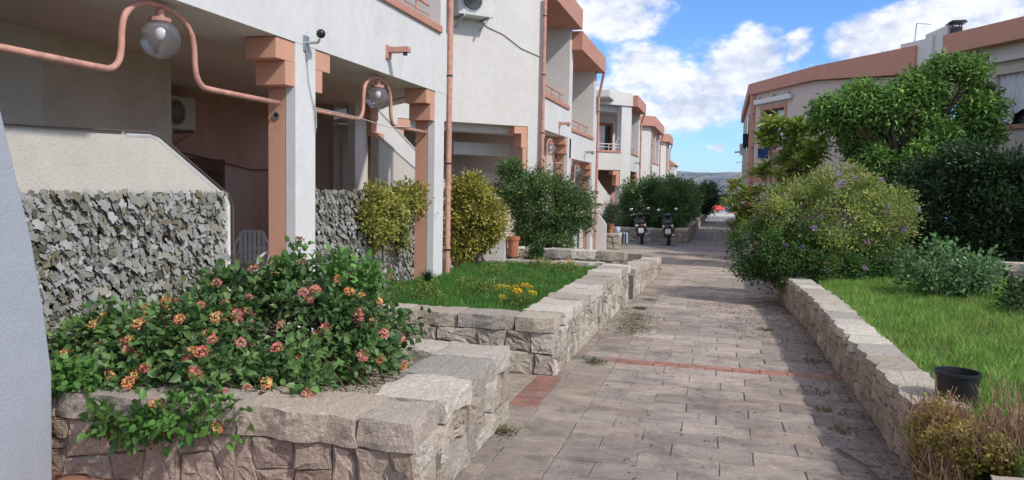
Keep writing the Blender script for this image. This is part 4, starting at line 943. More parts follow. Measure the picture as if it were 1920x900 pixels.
def tree(loc, label, blobs, nclump, per, cr, L_, W_, pal, seed, tr=.1, group=None, **kw):
    g = np.random.default_rng(seed); o = thing('tree', loc, label, 'tree', group)
    c2, d2, _ = foliage('crown', o, blobs, nclump, per, cr, L_, W_, pal, g, **kw)
    top = np.array([b[:3] for b in blobs]).mean(0); m = MB()
    b0 = Vector(loc); t0 = Vector(top)
    pts = [b0.lerp(t0, u)+Vector((.08*math.sin(u*5), .06*math.sin(u*4+1), 0)) for u in np.linspace(0, .8, 7)]
    m.tube(pts, [tr*(1-.5*u) for u in np.linspace(0, 1, 7)], 9, cap=False)
    for b in blobs: 
        e = Vector(b[:3]); s = pts[3+g.integers(3)]; m.tube([s, s.lerp(e, .5)+Vector((0, 0, .1)), e], [tr*.5, tr*.3, tr*.15], 7, cap=False)
        for _ in range(5):
            e2 = e+Vector(g.normal(size=3))*min(b[3:6])*.5; m.tube([e, e2], [tr*.15, tr*.04], 5, cap=False)
    m.build('trunk', BARK, o, smooth=True); return o, c2, d2, g
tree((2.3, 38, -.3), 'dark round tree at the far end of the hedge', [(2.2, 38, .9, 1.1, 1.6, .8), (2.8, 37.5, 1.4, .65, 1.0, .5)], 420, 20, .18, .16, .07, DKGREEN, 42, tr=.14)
# far greenery beyond the path end
for i, (x_, y_, z_, r_, pal, lab) in enumerate([(2.6, 66, -.4, 1.1, [(.10, .20, .04), (.14, .24, .05)], 'bright green shrub beyond the end of the path'), (4.3, 63, -.4, 1.3, [(.08, .16, .035), (.05, .11, .03)], 'mid green shrub behind the red parasol'), (5.6, 58, -.4, 1.2, [(.10, .17, .035), (.18, .22, .05)], 'yellowish shrub on the right beyond the path end'), (1.9, 58, -.4, .8, [(.30, .20, .08), (.22, .20, .07)], 'dry orange tinged shrub left of the red parasol')]):
    shrub('shrub', (x_, y_, z_), lab, [(x_, y_, z_+r_*.7, r_, r_, r_*.8), (x_+r_*.6, y_+.5, z_+r_*.6, r_*.7, r_*.7, r_*.6)], 120, 16, .2, .2, .1, pal, 50+i, ns=5)
# --- right hand vegetation
g = np.random.default_rng(61)
BB = thing('flowering_shrub', (5.2, 3.0, .1), 'huge rounded shrub with yellow green leaves and purple flowers leaning over the path', 'shrub')
bb = [(5.15, 3.0, 1.12, 1.0, .8, .76), (5.65, 3.2, 1.15, .72, .7, .66), (4.4, 2.8, .62, .66, .6, .55), (4.9, 2.6, .50, .8, .5, .48), (5.25, 3.2, 1.5, .62, .6, .45), (4.65, 2.9, 1.2, .58, .5, .5), (5.8, 3.0, .55, .5, .5, .4), (5.95, 3.2, 1.3, .42, .5, .42)]
cB, dB, _ = foliage('foliage', BB, [bb[0], bb[1], bb[4], bb[5], bb[7]], 1350, 24, .06, .055, .024, [(.38, .48, .11), (.27, .38, .09), (.16, .27, .07), (.52, .50, .15), (.32, .33, .17)], g, mat=LEAFM, rmin=.62, up=.35)
cB2, dB2, _ = foliage('foliage', BB, [bb[2], bb[3], bb[6]], 1000, 24, .06, .055, .028, [(.10, .20, .05), (.17, .28, .07), (.06, .13, .04), (.08, .16, .06)], g, mat=LEAFM, rmin=.6, up=.45)
stems('stems', BB, (5.2, 3.0, .25), list(cB[:50])+list(cB2[:20]), .014, g, spread=.2)
PU = [flower_mesh(((.50, .30, .58), (.40, .22, .50)), .042, 18, g, 'flower_head'), flower_mesh(((.62, .42, .62), (.48, .30, .50)), .036, 14, g, 'flower_head')]
PK2 = [flower_mesh(((.60, .15, .40), (.55, .12, .42)), .028, 14, g, 'flower_head')]
call, dall = np.vstack([cB, cB2]), np.vstack([dB, dB2])
k = [i for i in range(len(call)) if dall[i][1] < .3]; g.shuffle(k)
place_flowers(BB, PU, call[k[:82]]+dall[k[:82]]*.09, unit(dall[k[:82]]+np.array([0, -.4, .3])), g)
k2 = [i for i in range(len(call)) if dall[i][1] < .1 and call[i][2] < .9]; g.shuffle(k2)
place_flowers(BB, PK2, call[k2[:16]]+dall[k2[:16]]*.08, unit(dall[k2[:16]]+np.array([0, -.5, .2])), g)
# ficus with drooping bright leaves
g = np.random.default_rng(611)
big_ = [(6.25, 8.0, 2.95, .72, .7, .8), (6.1, 8, 3.4, .45, .45, .42), (7.2, 8.2, 3.2, .7, .7, .45), (7.0, 8, 2.5, .8, .7, .7), (8.0, 8.0, 3.0, .75, .7, .75), (8.1, 8.0, 3.75, .5, .5, .5), (7.4, 8.1, 3.75, .35, .4, .35), (6.75, 7.9, 1.9, .85, .7, .6), (7.8, 7.8, 2.2, .8, .6, .6), (7.3, 7.9, 1.5, .8, .6, .5), (8.65, 8.2, 3.3, .4, .5, .45)]
fb = []
for q_ in range(74):
    b_ = big_[g.integers(len(big_))]; d_ = unit(g.normal(size=3)); d_[1] = -abs(d_[1]) if g.random() < .7 else d_[1]; r_ = g.uniform(.15, .34)
    p_ = np.array(b_[:3])+d_*np.array(b_[3:])*g.uniform(.6, 1.05); fb.append((p_[0], p_[1], p_[2], r_*1.1, r_*1.1, r_*.8))
tree((7.2, 8.3, .2), 'large bright green broadleaf tree with drooping leaves in front of the right house', fb+[(6.4, 8.4, 2.8, .5, .4, .6), (7.9, 8.4, 2.8, .6, .4, .7), (7.0, 8.4, 2.2, .6, .4, .6)], 1900, 24, .095, .115, .048, [(.14, .31, .06), (.23, .42, .09), (.07, .16, .04), (.34, .52, .13)], 62, tr=.13, out=.3, droop=.35, up=.6, rmin=.55)
# dark oleander
ob = [(7.0, 6.7, 1.35, .55, .5, .55), (7.7, 6.8, 2.0, .6, .5, .5), (7.5, 6.3, 1.2, .75, .6, .7), (8.5, 6.1, 1.4, .9, .6, .9), (8.1, 6.2, 1.95, .7, .6, .5), (9.4, 5.8, 1.3, .9, .6, 1.0), (7.2, 6.3, .75, .5, .5, .5), (8.6, 5.9, .75, .9, .5, .5)]
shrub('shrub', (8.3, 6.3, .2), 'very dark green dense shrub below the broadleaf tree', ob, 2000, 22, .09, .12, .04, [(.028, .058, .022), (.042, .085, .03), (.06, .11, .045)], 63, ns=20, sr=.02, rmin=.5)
# plumeria-like long leaves in rosettes
def rosette_plant(name, loc, label, tips, L_, W_, pal, seed, per=22, cat='plant', r=.03, grp=None, up_=.5):
    g = np.random.default_rng(seed); o = thing(name, loc, label, cat, grp); m = MB(); Cs, Ds = [], []
    for t_ in tips:
        b0 = Vector(loc); t_ = Vector(t_); mid = b0.lerp(t_, .55)+Vector((g.normal(0, .08), g.normal(0, .08), -.05))
        if g.random() < .35: m.tube([b0, mid, t_], [r, r*.7, r*.5], 7, cap=False)
        a = g.uniform(0, 6.28, per); e = g.uniform(-.25, 1.0, per)
        Ds.append(np.stack([np.cos(a)*np.cos(e), np.sin(a)*np.cos(e), np.sin(e)], 1)); Cs.append(np.array(t_)[None]+g.normal(size=(per, 3))*.035)
    Cs, Ds = np.vstack(Cs), np.vstack(Ds); n = len(Cs); pal = np.array(pal)
    s = g.uniform(.7, 1.15, n)
    leaves('foliage', Cs, Ds, unit(np.array([0, 0, 1.])+g.normal(size=(n, 3))*.25), L_*s, W_*s, pal[g.integers(len(pal), size=n)]*g.uniform(.75, 1.25, (n, 1)), LEAF, o, 6, .15, .22)
    m.build('stems', plain(name+'_stem', (.22, .17, .12), .8), o, smooth=True); return o
g = np.random.default_rng(64)
tips = [(4.45+g.uniform(0, 1.5), 9+g.normal(0, .35), z_) for z_ in np.linspace(1.5, 3.2, 75)]
tips = [(4.95+(t_[0]-5.2)*(1.0 if t_[2] < 2.9 else .55), t_[1], t_[2]) for t_ in tips]
rosette_plant('leafy_tree', (5.0, 9.0, .1), 'shrubby tree with long upright yellow green leaves left of the broadleaf tree', tips, .32, .08, [(.28, .42, .07), (.38, .50, .10), (.20, .31, .07), (.50, .54, .13)], 65, per=26, r=.016, cat='tree')
tips = [(3.95+g.uniform(-.15, .55), 12+g.normal(0, .4), z_) for z_ in np.linspace(.3, 1.75, 36)]
rosette_plant('leafy_tree', (4.6, 12, -.2), 'smaller long leaved plant with orange stems at the right edge of the far path', tips, .30, .065, [(.16, .27, .05), (.25, .33, .07), (.40, .28, .08)], 66, per=22, r=.016)
# rose like shrub on the right lawn
o_, c5, d5, g5 = shrub('rose_shrub', (6.5, 1.0, .27), 'light green leafy rose shrub on the right lawn', [(6.3, 1.0, .60, .45, .4, .28), (6.05, 1.0, .42, .3, .3, .18), (6.6, 1.1, .55, .3, .3, .2), (6.25, 1.05, .85, .12, .12, .15), (6.75, 1.1, .80, .07, .07, .15), (5.95, 1.2, .85, .12, .1, .14)], 230, 16, .055, .06, .035, [(.15, .28, .10), (.21, .36, .13), (.10, .20, .08)], 67, kind=6, ns=20, sr=.008)
RS = [flower_mesh(((.6, .08, .05), (.5, .05, .04)), .03, 12, g5, 'flower_head')]
place_flowers(o_, RS, np.array([(7.1, 2.0, .72)]), np.array([(0, -.5, 1)]), g5)
shrub('shrub', (6.75, -.4, .27), 'low dark leafy clump at the right edge of the lawn', [(6.85, -.2, .38, .4, .45, .14), (7.2, .6, .42, .5, .5, .2)], 150, 16, .05, .06, .035, [(.04, .09, .025), (.06, .12, .03)], 68, kind=6, ns=8)
# sedum and dry stems overhanging the right wall
g = np.random.default_rng(70)
SD = thing('trailing_plant', (4.85, -5.2, .3), 'yellow and rusty succulent with dry stalks spilling over the right wall', 'plant')
sdb = [(4.78, -4.75, .20, .14, .2, .2), (4.70, -5.3, .0, .10, .14, .25), (5.0, -5.3, .28, .22, .15, .10), (4.80, -5.05, .24, .22, .25, .16), (4.72, -5.15, .02, .10, .18, .22), (5.1, -4.95, .34, .3, .22, .10), (4.72, -4.85, .22, .12, .2, .16), (5.45, -5.0, .34, .3, .25, .10), (4.70, -5.0, -.02, .08, .2, .12), (4.95, -5.3, .30, .18, .12, .09)]
foliage('foliage', SD, sdb, 900, 16, .026, .024, .017, [(.42, .38, .08), (.32, .32, .07), (.38, .19, .09), (.22, .22, .07), (.48, .40, .12)], g, mat=LEAFM, kind=4, rmin=.5)
m = MB()
for _ in range(560):
    b_ = sdb[g.integers(len(sdb))]; p0 = Vector((b_[0]+g.normal(0, b_[3]*.5), b_[1]+g.normal(0, b_[4]*.5), b_[2])); hgt = g.uniform(.10, .26)
    p1 = p0+Vector((g.normal(0, .06), g.normal(0, .06), hgt)); m.tube([p0, p0.lerp(p1, .5)+Vector((g.normal(0, .02), g.normal(0, .02), 0)), p1], .0018, 3, cap=False)
    if g.random() < .6: m.tube([p0.lerp(p1, .6), p1+Vector((g.normal(0, .04), g.normal(0, .04), -.01))], .0014, 3, cap=False)
m.build('dry_stems', plain('dry_stalk', (.30, .17, .12), .9, var=.3), SD)
m = MB()
for _ in range(60):
    p0 = Vector((4.68+g.normal(0, .03), -5.1+g.normal(0, .15), .2)); pts = [p0]
    for s_ in range(4): pts.append(pts[-1]+Vector((g.normal(-.01, .02), g.normal(0, .02), -.09)))
    m.tube(pts, .002, 3, cap=False)
m.build('hanging_stems', plain('brown_stalk', (.20, .13, .08), .9, var=.3), SD)
# lavender-grey seeds by the bucket
# --- bucket
BK = thing('bucket', (4.95, -4.40, .25), 'black plastic plant tub standing behind the right wall', 'bucket')
MB().lathe([(0, .25), (.10, .25), (.122, .485), (.130, .485), (.130, .502), (.117, .502), (.096, .27), (0, .27)], (4.95, -4.40, .0), 32).build('tub', BLACK, BK, smooth=False)
MB().lathe([(0, .31), (.10, .32)], (4.95, -4.40, .0), 20).build('soil', SOIL, BK)

# ------------------------------------------------------------------ grass
def grass(name, label, area, n, h, pal, seed, zb, grp=None):
    g = np.random.default_rng(seed); P = []
    x = g.uniform(area[0], area[1], n); y_ = g.uniform(area[2], area[3], n)
    z = np.array([zb]*n)
    clump = .5+.5*np.sin(x*9+np.sin(y_*7))*np.cos(y_*8+np.sin(x*5)); hh = h*(.55+.6*clump)*g.uniform(.6, 1.3, n)
    a = g.uniform(0, 6.28, n); d = np.stack([np.cos(a), np.sin(a), 0*a], 1); w_ = .0028+.0018*g.random(n)
    ln = g.uniform(.15, .75, n)[:, None]; b2 = g.uniform(0, 6.28, n); l = np.stack([np.cos(b2), np.sin(b2), 0*b2], 1)
    base = np.stack([x, y_, z], 1); mid = base+l*hh[:, None]*ln*.35+np.array([0, 0, 1])*hh[:, None]*.55; tip = base+l*hh[:, None]*ln+np.array([0, 0, 1])*hh[:, None]
    W_ = d*w_[:, None]
    v = np.stack([base-W_, base+W_, mid+W_*.8, mid-W_*.8, tip], 1)
    f = np.array([[0, 1, 2], [0, 2, 3], [3, 2, 4]]); faces = (f[None]+(np.arange(n)*5)[:, None, None]).reshape(-1, 3)
    pal = np.array(pal); lf = .5+.5*np.sin(x*2.1+1.7*np.sin(y_*1.3))*np.cos(y_*1.7+1.3*np.sin(x*2.7)); dry = np.array([(.34, .30, .13)])
    c = pal[g.integers(len(pal), size=n)]*g.uniform(.75, 1.25, (n, 1))*(.8+.4*clump[:, None]); kd = (g.random(n) < (.2*np.clip(lf*2-1.05, 0, 1)+.03))[:, None]; c = np.where(kd, dry*g.uniform(.7, 1.2, (n, 1)), c)
    return tag(link_mesh(name, v.reshape(-1, 3), faces, LEAFM, None, np.repeat(c, 5, 0)), label, 'grass', grp, 'stuff')
GP = [(.19, .37, .07), (.24, .43, .09), (.14, .29, .05), (.36, .46, .14)]
grass('grass', 'bright green lawn behind the right granite wall', (4.93, 8.0, -6.2, 3.0), 90000, .10, GP, 71, .265)
grass('grass', 'green lawn inside the long left planter', (-.15, 1.86, -2.82, 1.9), 45000, .09, [(.10, .25, .05), (.15, .32, .07), (.08, .19, .04)], 72, .325)
# small lawn plants, flowers
g = np.random.default_rng(80)
YF = [flower_mesh(((.80, .50, .03), (.80, .42, .02)), .035, 18, g, 'flower_head'), flower_mesh(((.82, .60, .05), (.75, .5, .02)), .028, 14, g, 'flower_head')]
def marigold(x_, y_, r_, nf, label, seed, pal=((.10, .2, .04), (.2, .26, .05))):
    o, c2, d2, g2 = shrub('flowering_plant', (x_, y_, .33), label, [(x_, y_, .41, r_, r_, .09)], 40, 14, .03, .04, .014, pal, seed, cat='plant', ns=6, sr=.003)
    if nf:
        k = [i for i in range(len(c2)) if d2[i][2] > -.1][:nf]
        place_flowers(o, YF, c2[k]+d2[k]*.05+np.array([0, 0, .02]), unit(d2[k]*.4+np.array([.2, -.7, .9])), g2)
marigold(1.55, -2.15, .24, 13, 'clump of yellow orange marigolds at the planter corner', 81)
marigold(1.50, 1.1, .22, 6, 'small yellow flowers at the far end of the left lawn', 82)
for i, (x_, y_, r_, lab) in enumerate([(.95, -1.3, .3, 'lime green leafy patch in the middle of the left lawn'), (.65, .3, .28, 'lime green leafy patch near the yellow hedge shrub'), (1.0, 1.5, .25, 'yellowish ground plant at the back of the left lawn'), (.6, -2.0, .22, 'lime green patch near the planter front coping')]):
    marigold(x_, y_, r_, 0, lab, 83+i, ((.28, .32, .06), (.2, .28, .05), (.14, .22, .05)))
def tuft(name, loc, label, h, n, pal, seed, grp=None, w_=.006, lean=.6, cat='plant'):
    g = np.random.default_rng(seed); a = g.uniform(0, 6.28, n); e = g.uniform(.1, lean, n); hh = h*g.uniform(.6, 1.1, n)
    l = np.stack([np.cos(a), np.sin(a), 0*a], 1); base = np.array(loc)+g.normal(size=(n, 3))*np.array([.02, .02, 0])*h*6*.4
    mid = base+l*(hh*e*.4)[:, None]+np.array([0, 0, 1])*hh[:, None]*.6; tip = base+l*(hh*e)[:, None]+np.array([0, 0, 1])*(hh*(1-.3*e))[:, None]
    W_ = np.stack([-np.sin(a), np.cos(a), 0*a], 1)*w_; v = np.stack([base-W_, base+W_, mid+W_*.8, mid-W_*.8, tip], 1)
    f = np.array([[0, 1, 2], [0, 2, 3], [3, 2, 4]]); faces = (f[None]+(np.arange(n)*5)[:, None, None]).reshape(-1, 3)
    pal = np.array(pal); return tag(link_mesh(name, v.reshape(-1, 3), faces, LEAFM, None, np.repeat(pal[g.integers(len(pal), size=n)]*g.uniform(.8, 1.2, (n, 1)), 5, 0)), label, cat, grp)
tuft('grass_tuft', (.2, -1.0, .33), 'dark upright grass tuft beside the second white column', .24, 160, [(.03, .07, .03), (.05, .10, .04)], 90)
WL = [((2.45, -2.42), .055, 110, 'green grass weed in the pale border tiles just before the red strip'), ((2.58, -.35), .045, 420, 'largest dry moss weed patch on the left edge of the path'), ((2.55, .45), .04, 330, 'moss weed patch just past the largest one on the left edge'), ((2.5, 1.3), .045, 200, 'weed patch near the gap between the second and third planter'),
      ((2.55, 2.3), .04, 80, 'farthest weed patch on the left edge of the path'), ((4.36, -2.9), .04, 50, 'small weed by the right wall foot nearest the red strip'), ((4.36, -3.45), .04, 60, 'middle small weed by the right wall foot'), ((4.40, -3.95), .04, 60, 'nearest small weed by the right wall foot'),
      ((4.12, .1), .06, 70, 'weed in the shade below the purple flowered shrub'), ((2.22, -4.75), .07, 60, 'dark weed at the foot of the nearest planter wall'), ((4.5, -1.6), .05, 60, 'weed against the right wall beyond the red strip')]
for i, ((x_, y_), h_, n_, lab) in enumerate(WL):
    g = np.random.default_rng(100+i); sx, sy = (.13, .26) if i in (1, 2) else (.05, .05)
    a = g.uniform(0, 6.28, n_); base = np.array((x_, y_, gz(y_)))+g.normal(size=(n_, 3))*np.array([sx, sy, 0]); base[:, 2] = gz(y_)+.002
    D_ = np.stack([np.cos(a), np.sin(a), g.uniform(.15, 1.0, n_)], 1); pal = np.array([(.12, .15, .05), (.19, .18, .06), (.09, .11, .04), (.24, .19, .09)])
    o = leaves('weed', base, D_, unit(np.array([0, 0, 1.])+g.normal(size=(n_, 3))*.3), h_*g.uniform(.6, 1.3, n_), np.full(n_, .009), pal[g.integers(4, size=n_)]*g.uniform(.8, 1.2, (n_, 1)), LEAFM, None, 4)
    if i in (1, 2, 3): o.name = 'moss'; tag(o, lab, 'moss', None, 'stuff')
    else: tag(o, lab, 'weed', 'weeds growing in the paving joints')
# leaf litter under the big shrub and by the right wall
g = np.random.default_rng(120); n = 2600
x = np.where(g.random(n) < .6, 4.66-np.abs(g.normal(0, .16, n)), g.uniform(2.7, 4.5, n)); y_ = g.uniform(-6, 5, n); k = g.random(n) < .35; x = np.where(k, g.normal(4.15, .35, n), x); y_ = np.where(k, g.normal(1.2, 1.0, n), y_)
x = np.minimum(x, 4.6); z = np.array([gz(v_) for v_ in y_])+.004; a = g.uniform(0, 6.28, n)
tag(leaves('leaf_litter', np.stack([x, y_, z], 1), np.stack([np.cos(a), np.sin(a), g.uniform(0, .3, n)], 1), unit(np.array([0, 0, 1.])+g.normal(size=(n, 3))*.3), g.uniform(.012, .04, n), g.uniform(.006, .016, n),
           np.array([(.16, .10, .06), (.28, .2, .1), (.09, .06, .045), (.35, .3, .14), (.24, .12, .14)])[g.integers(5, size=n)], LEAFM, None, 4), 'dry fallen leaves along the right side of the path', 'leaf litter', None, 'stuff')
TW = tag(MB().tube([(4.30, -4.4, -.045), (4.42, -4.7, -.035), (4.47, -4.95, -.04), (4.52, -5.15, -.04)], .006, 5).tube([(4.42, -4.7, -.035), (4.5, -4.72, -.03)], .004, 5).build('twig', BARK), 'dry forked twig lying at the foot of the right wall', 'twig')
TW2 = tag(MB().tube([(4.36, -5.0, -.04), (4.30, -5.3, -.04), (4.36, -5.5, -.035)], .006, 5).build('twig', BARK), 'straight brown twig on the paving near the bottom right', 'twig')

# ------------------------------------------------------------------ artificial leaf fences
def leaf_fence(x_, y0, y1, z0, z1, label, seed):
    o = thing('leaf_fence', (x_, (y0+y1)/2, z0), label, 'fence', 'artificial leaf screens')
    MB().box(x_-.05, x_-.01, y0, y1, z0, z1-.02).build('backing_panel', plain('dark_mesh_backing', (.10, .09, .075), .9), o)
    g = np.random.default_rng(seed); rows = int((z1-z0)/.023); cn = int((y1-y0)/.035)
    n = rows*cn; ii = np.arange(n); y_ = y0+(ii % cn+g.uniform(0, 1, n))*(y1-y0)/cn; z = z1-(ii//cn+g.uniform(-.4, .6, n))*.023
    y_ += g.normal(0, .01, n)
    C_ = np.stack([np.full(n, x_)+g.uniform(0, .045, n), y_, z], 1)
    D_ = unit(np.stack([g.uniform(.1, .45, n), g.normal(.15, .5, n), g.normal(-.8, .3, n)], 1)); Nn = unit(np.stack([g.uniform(.6, 1.1, n), g.normal(-.05, .25, n), g.uniform(.05, .55, n)], 1))
    S_ = unit(np.cross(D_, Nn)); Nn = np.cross(S_, D_); Ls = g.uniform(.05, .092, n)[:, None]; Ws = Ls*g.uniform(.6, .95, (n, 1))
    prof = [(0, 0), (.15, .35), (.38, .28), (.45, .52), (.68, .32), (1.0, .1), (.82, -.12), (.78, -.38), (.5, -.5), (.42, -.26), (.15, -.38)]
    V = [C_+D_*Ls*a_+S_*Ws*b_*g.uniform(.8, 1.2, (n, 1))+Nn*(abs(b_)*Ws*.22-a_*a_*Ls*.12) for a_, b_ in prof]; V.append(C_+D_*Ls*.5)
    v = np.stack(V, 1); m_ = len(prof); f = np.array([[i, (i+1) % m_, m_] for i in range(m_)]); faces = (f[None]+(np.arange(n)*(m_+1))[:, None, None]).reshape(-1, 3)
    pal = np.array([(.30, .30, .28), (.39, .39, .37), (.21, .205, .17), (.17, .145, .095), (.26, .25, .215), (.085, .085, .06), (.30, .28, .22)]); pw = [.26, .2, .16, .09, .16, .06, .07]
    c = pal[g.choice(7, size=n, p=pw)]*g.uniform(.8, 1.15, (n, 1))
    link_mesh('leaf_mat', v.reshape(-1, 3), faces, FLAP, o, np.repeat(c, m_+1, 0))
leaf_fence(-.44, -7.0, -4.04, -.05, 1.475, 'grey leaf patterned screen fence in the nearest porch opening', 131)
leaf_fence(-.34, -3.26, -.28, .25, 1.49, 'grey leaf patterned screen fence behind the yellow climber', 132)
leaf_fence(-.45, 11.0, 11.9, -.3, .75, 'small leaf screen at the far end of the second block', 133)
T = frame45(21.)
LF = thing('leaf_fence', T @ Vector((-.75, .05, -.2)), 'far leaf screen beside the white corner column of the third block', 'fence', 'artificial leaf screens')
MB(T).box(-1.05, -.48, -.02, .02, -.3, .95).build('leaf_mat', plain('speckled_screen', (.33, .32, .31), .8, var=.6, vs=22), LF)
# low parapets of block B by the steps
GW = thing('step_parapet', (-.2, 2.34, .25), 'short cream sloping parapet between the two hedge shrubs', 'wall')
MB().prism([(-.7, .25), (.215, .25), (.215, .93), (.10, 1.0), (-.7, 1.0)], 2.26, 2.42, 'y').build('parapet', CREAM, GW)
GW2 = thing('step_parapet', (.4, 12.9, -.2), 'cream sloping step parapet near the potted plants', 'wall')
MB().prism([(-.1, -.35), (.32, -.35), (.32, .50), (.285, .56), (.02, .88), (-.1, .98)], 12.75, 12.9, 'y').build('parapet', CREAM, GW2)
LS = thing('stone_wall', (.4, 13.8, -.25), 'short stone bench wall carrying the terracotta pots', 'wall')
stone_wall(LS, (.0, 13.6), (.60, 13.6), (gz(13), gz(13)), (.20, .20), .4, r2, cap_h=.08, cap_len=(.25, .35))
stone_wall(LS, (.60, 13.6), (.60, 14.2), (gz(13), gz(13)), (.20, .20), .4, r2, cap_h=.08)
SG = thing('stair_gate', (.02, 10.1, -.1), 'pale green and white narrow gate at the porch foot', 'gate')
MB().box(-.02, .02, 9.4, 9.75, -.2, .95).build('panel', ACW, SG); MB().box(-.025, .03, 9.78, 10.0, -.2, .95).build('post', plain('dark_green_paint', (.03, .09, .08), .5), SG); MB().box(-.02, .02, 10.02, 10.6, -.2, .95).build('panel', ACW, SG)

# ------------------------------------------------------------------ pots, case, chairs, parasol
def pot(x_, y_, z_, r_, h_, label, plant_seed, pr=.3, ph_=.35, pal=((.06, .10, .04), (.09, .13, .05))):
    o = thing('terracotta_pot', (x_, y_, z_), label, 'pot', 'terracotta pots')
    MB().lathe([(0, 0), (r_*.7, 0), (r_*.95, h_*.82), (r_*1.06, h_*.82), (r_*1.08, h_), (r_*.95, h_), (r_*.9, h_*.9), (0, h_*.9)], (x_, y_, z_), 24).build('pot', TERRA, o)
    if plant_seed:
        p = thing('pot_plant', (x_, y_, z_+h_*.9), 'leafy plant growing in the '+label, 'plant', 'plants in terracotta pots'); g = np.random.default_rng(plant_seed)
        cp, dp, _ = foliage('foliage', p, [(x_, y_, z_+h_+ph_*.55, pr, pr, ph_*.6)], 70, 14, .06, .07, .03, pal, g, rmin=.3)
        stems('stems', p, (x_, y_, z_+h_*.9), list(cp[:14]), .006, g, spread=.03)
pot(.27, 13.85, .20, .125, .29, 'large terracotta pot on the stone bench', 141, .26, .62)
pot(.18, 13.3, .02, .10, .26, 'terracotta pot behind the cream step parapet', 142, .12, .2, ((.12, .12, .06), (.2, .12, .06)))
pot(.33, 2.36, .43, .10, .33, 'terracotta pot between the yellow and the dark shrub', 0)
o_ = thing('plastic_bag', (.50, 14.0, .20), 'pale blue crumpled bag beside the potted plant', 'bag')
MB().ball((.50, 14.0, .30), .09, 14, (1, 1, 1.2)).build('bag', plain('pale_blue_plastic', (.45, .55, .68), .4), o_)
CS = thing('folding_cart', (.45, 15.9, gz(16)), 'silver grey striped wheeled case standing near the scooters', 'case')
zb0 = gz(16)
MB().box(.30, .60, 15.8, 16.0, zb0+.05, zb0+.42).build('body', SILVER, CS, bevel=.03)
MB().box(.34, .38, 15.79, 15.80, zb0+.06, zb0+.41).box(.52, .56, 15.79, 15.80, zb0+.06, zb0+.41).box(.42, .475, 15.785, 15.80, zb0+.05, zb0+.42).build('strap', BLACK, CS)
MB().tube([(.37, 15.95, zb0+.42), (.37, 15.95, zb0+.50), (.53, 15.95, zb0+.50), (.53, 15.95, zb0+.42)], .01, 6).build('handle', BLACK, CS)
for dx in (.33, .57): MB().lathe([(0, -.012), (.035, -.012), (.035, .012), (0, .012)], (dx, 15.9, zb0+.035), 14, 'x').build('wheel', BLACK, CS)
def chair(x_, y_, rz, label):
    o = thing('plastic_chair', (x_, y_, -.02), label, 'chair', 'white plastic terrace chairs')
    T = Matrix.Translation((x_, y_, -.02)) @ Matrix.Rotation(rz, 4, 'Z')
    MB(T).box(-.22, .22, -.22, .22, .42, .45).build('seat', PLAST, o, bevel=.02)
    b = MB(T); pts = [(-.22, .22, .44), (-.23, .27, .75), (-.12, .31, .93), (.12, .31, .93), (.23, .27, .75), (.22, .22, .44)]
    b.tube(pts, .02, 8)
    for k in range(6): xx = -.15+.06*k; b.box(xx-.02, xx+.02, .285, .295, .50, .92)
    b.build('backrest', PLAST, o)
    for sx in (-1, 1):
        MB(T).tube([(sx*.22, .24, .66), (sx*.26, 0, .67), (sx*.25, -.22, .62), (sx*.23, -.24, .44)], .018, 8).build('armrest', PLAST, o)
        for sy in (-1, 1): MB(T).tube([(sx*.20, sy*.2, .43), (sx*.25, sy*.25, 0)], [.022, .016], 8).build('leg', PLAST, o)
chair(-2.3, -1.05, R_(15), 'white plastic terrace chair left of the salmon column')
chair(-2.45, -.45, R_(-25), 'white plastic terrace chair further back, mostly hidden by the salmon column')
PA = thing('parasol', (3.3, 57, -.4), 'small red parasol beyond the end of the path', 'parasol')
MB().lathe([(0, .40), (.25, .35), (.5, .2), (.72, .02), (.70, .0), (.48, .15), (0, .33)], (3.3, 57, 0), 8).build('canopy', plain('red_canvas', (.62, .06, .05), .8), PA)
MB().tube([(3.3, 57, -.4), (3.3, 57, .38)], .03, 8).build('pole', ACW, PA)

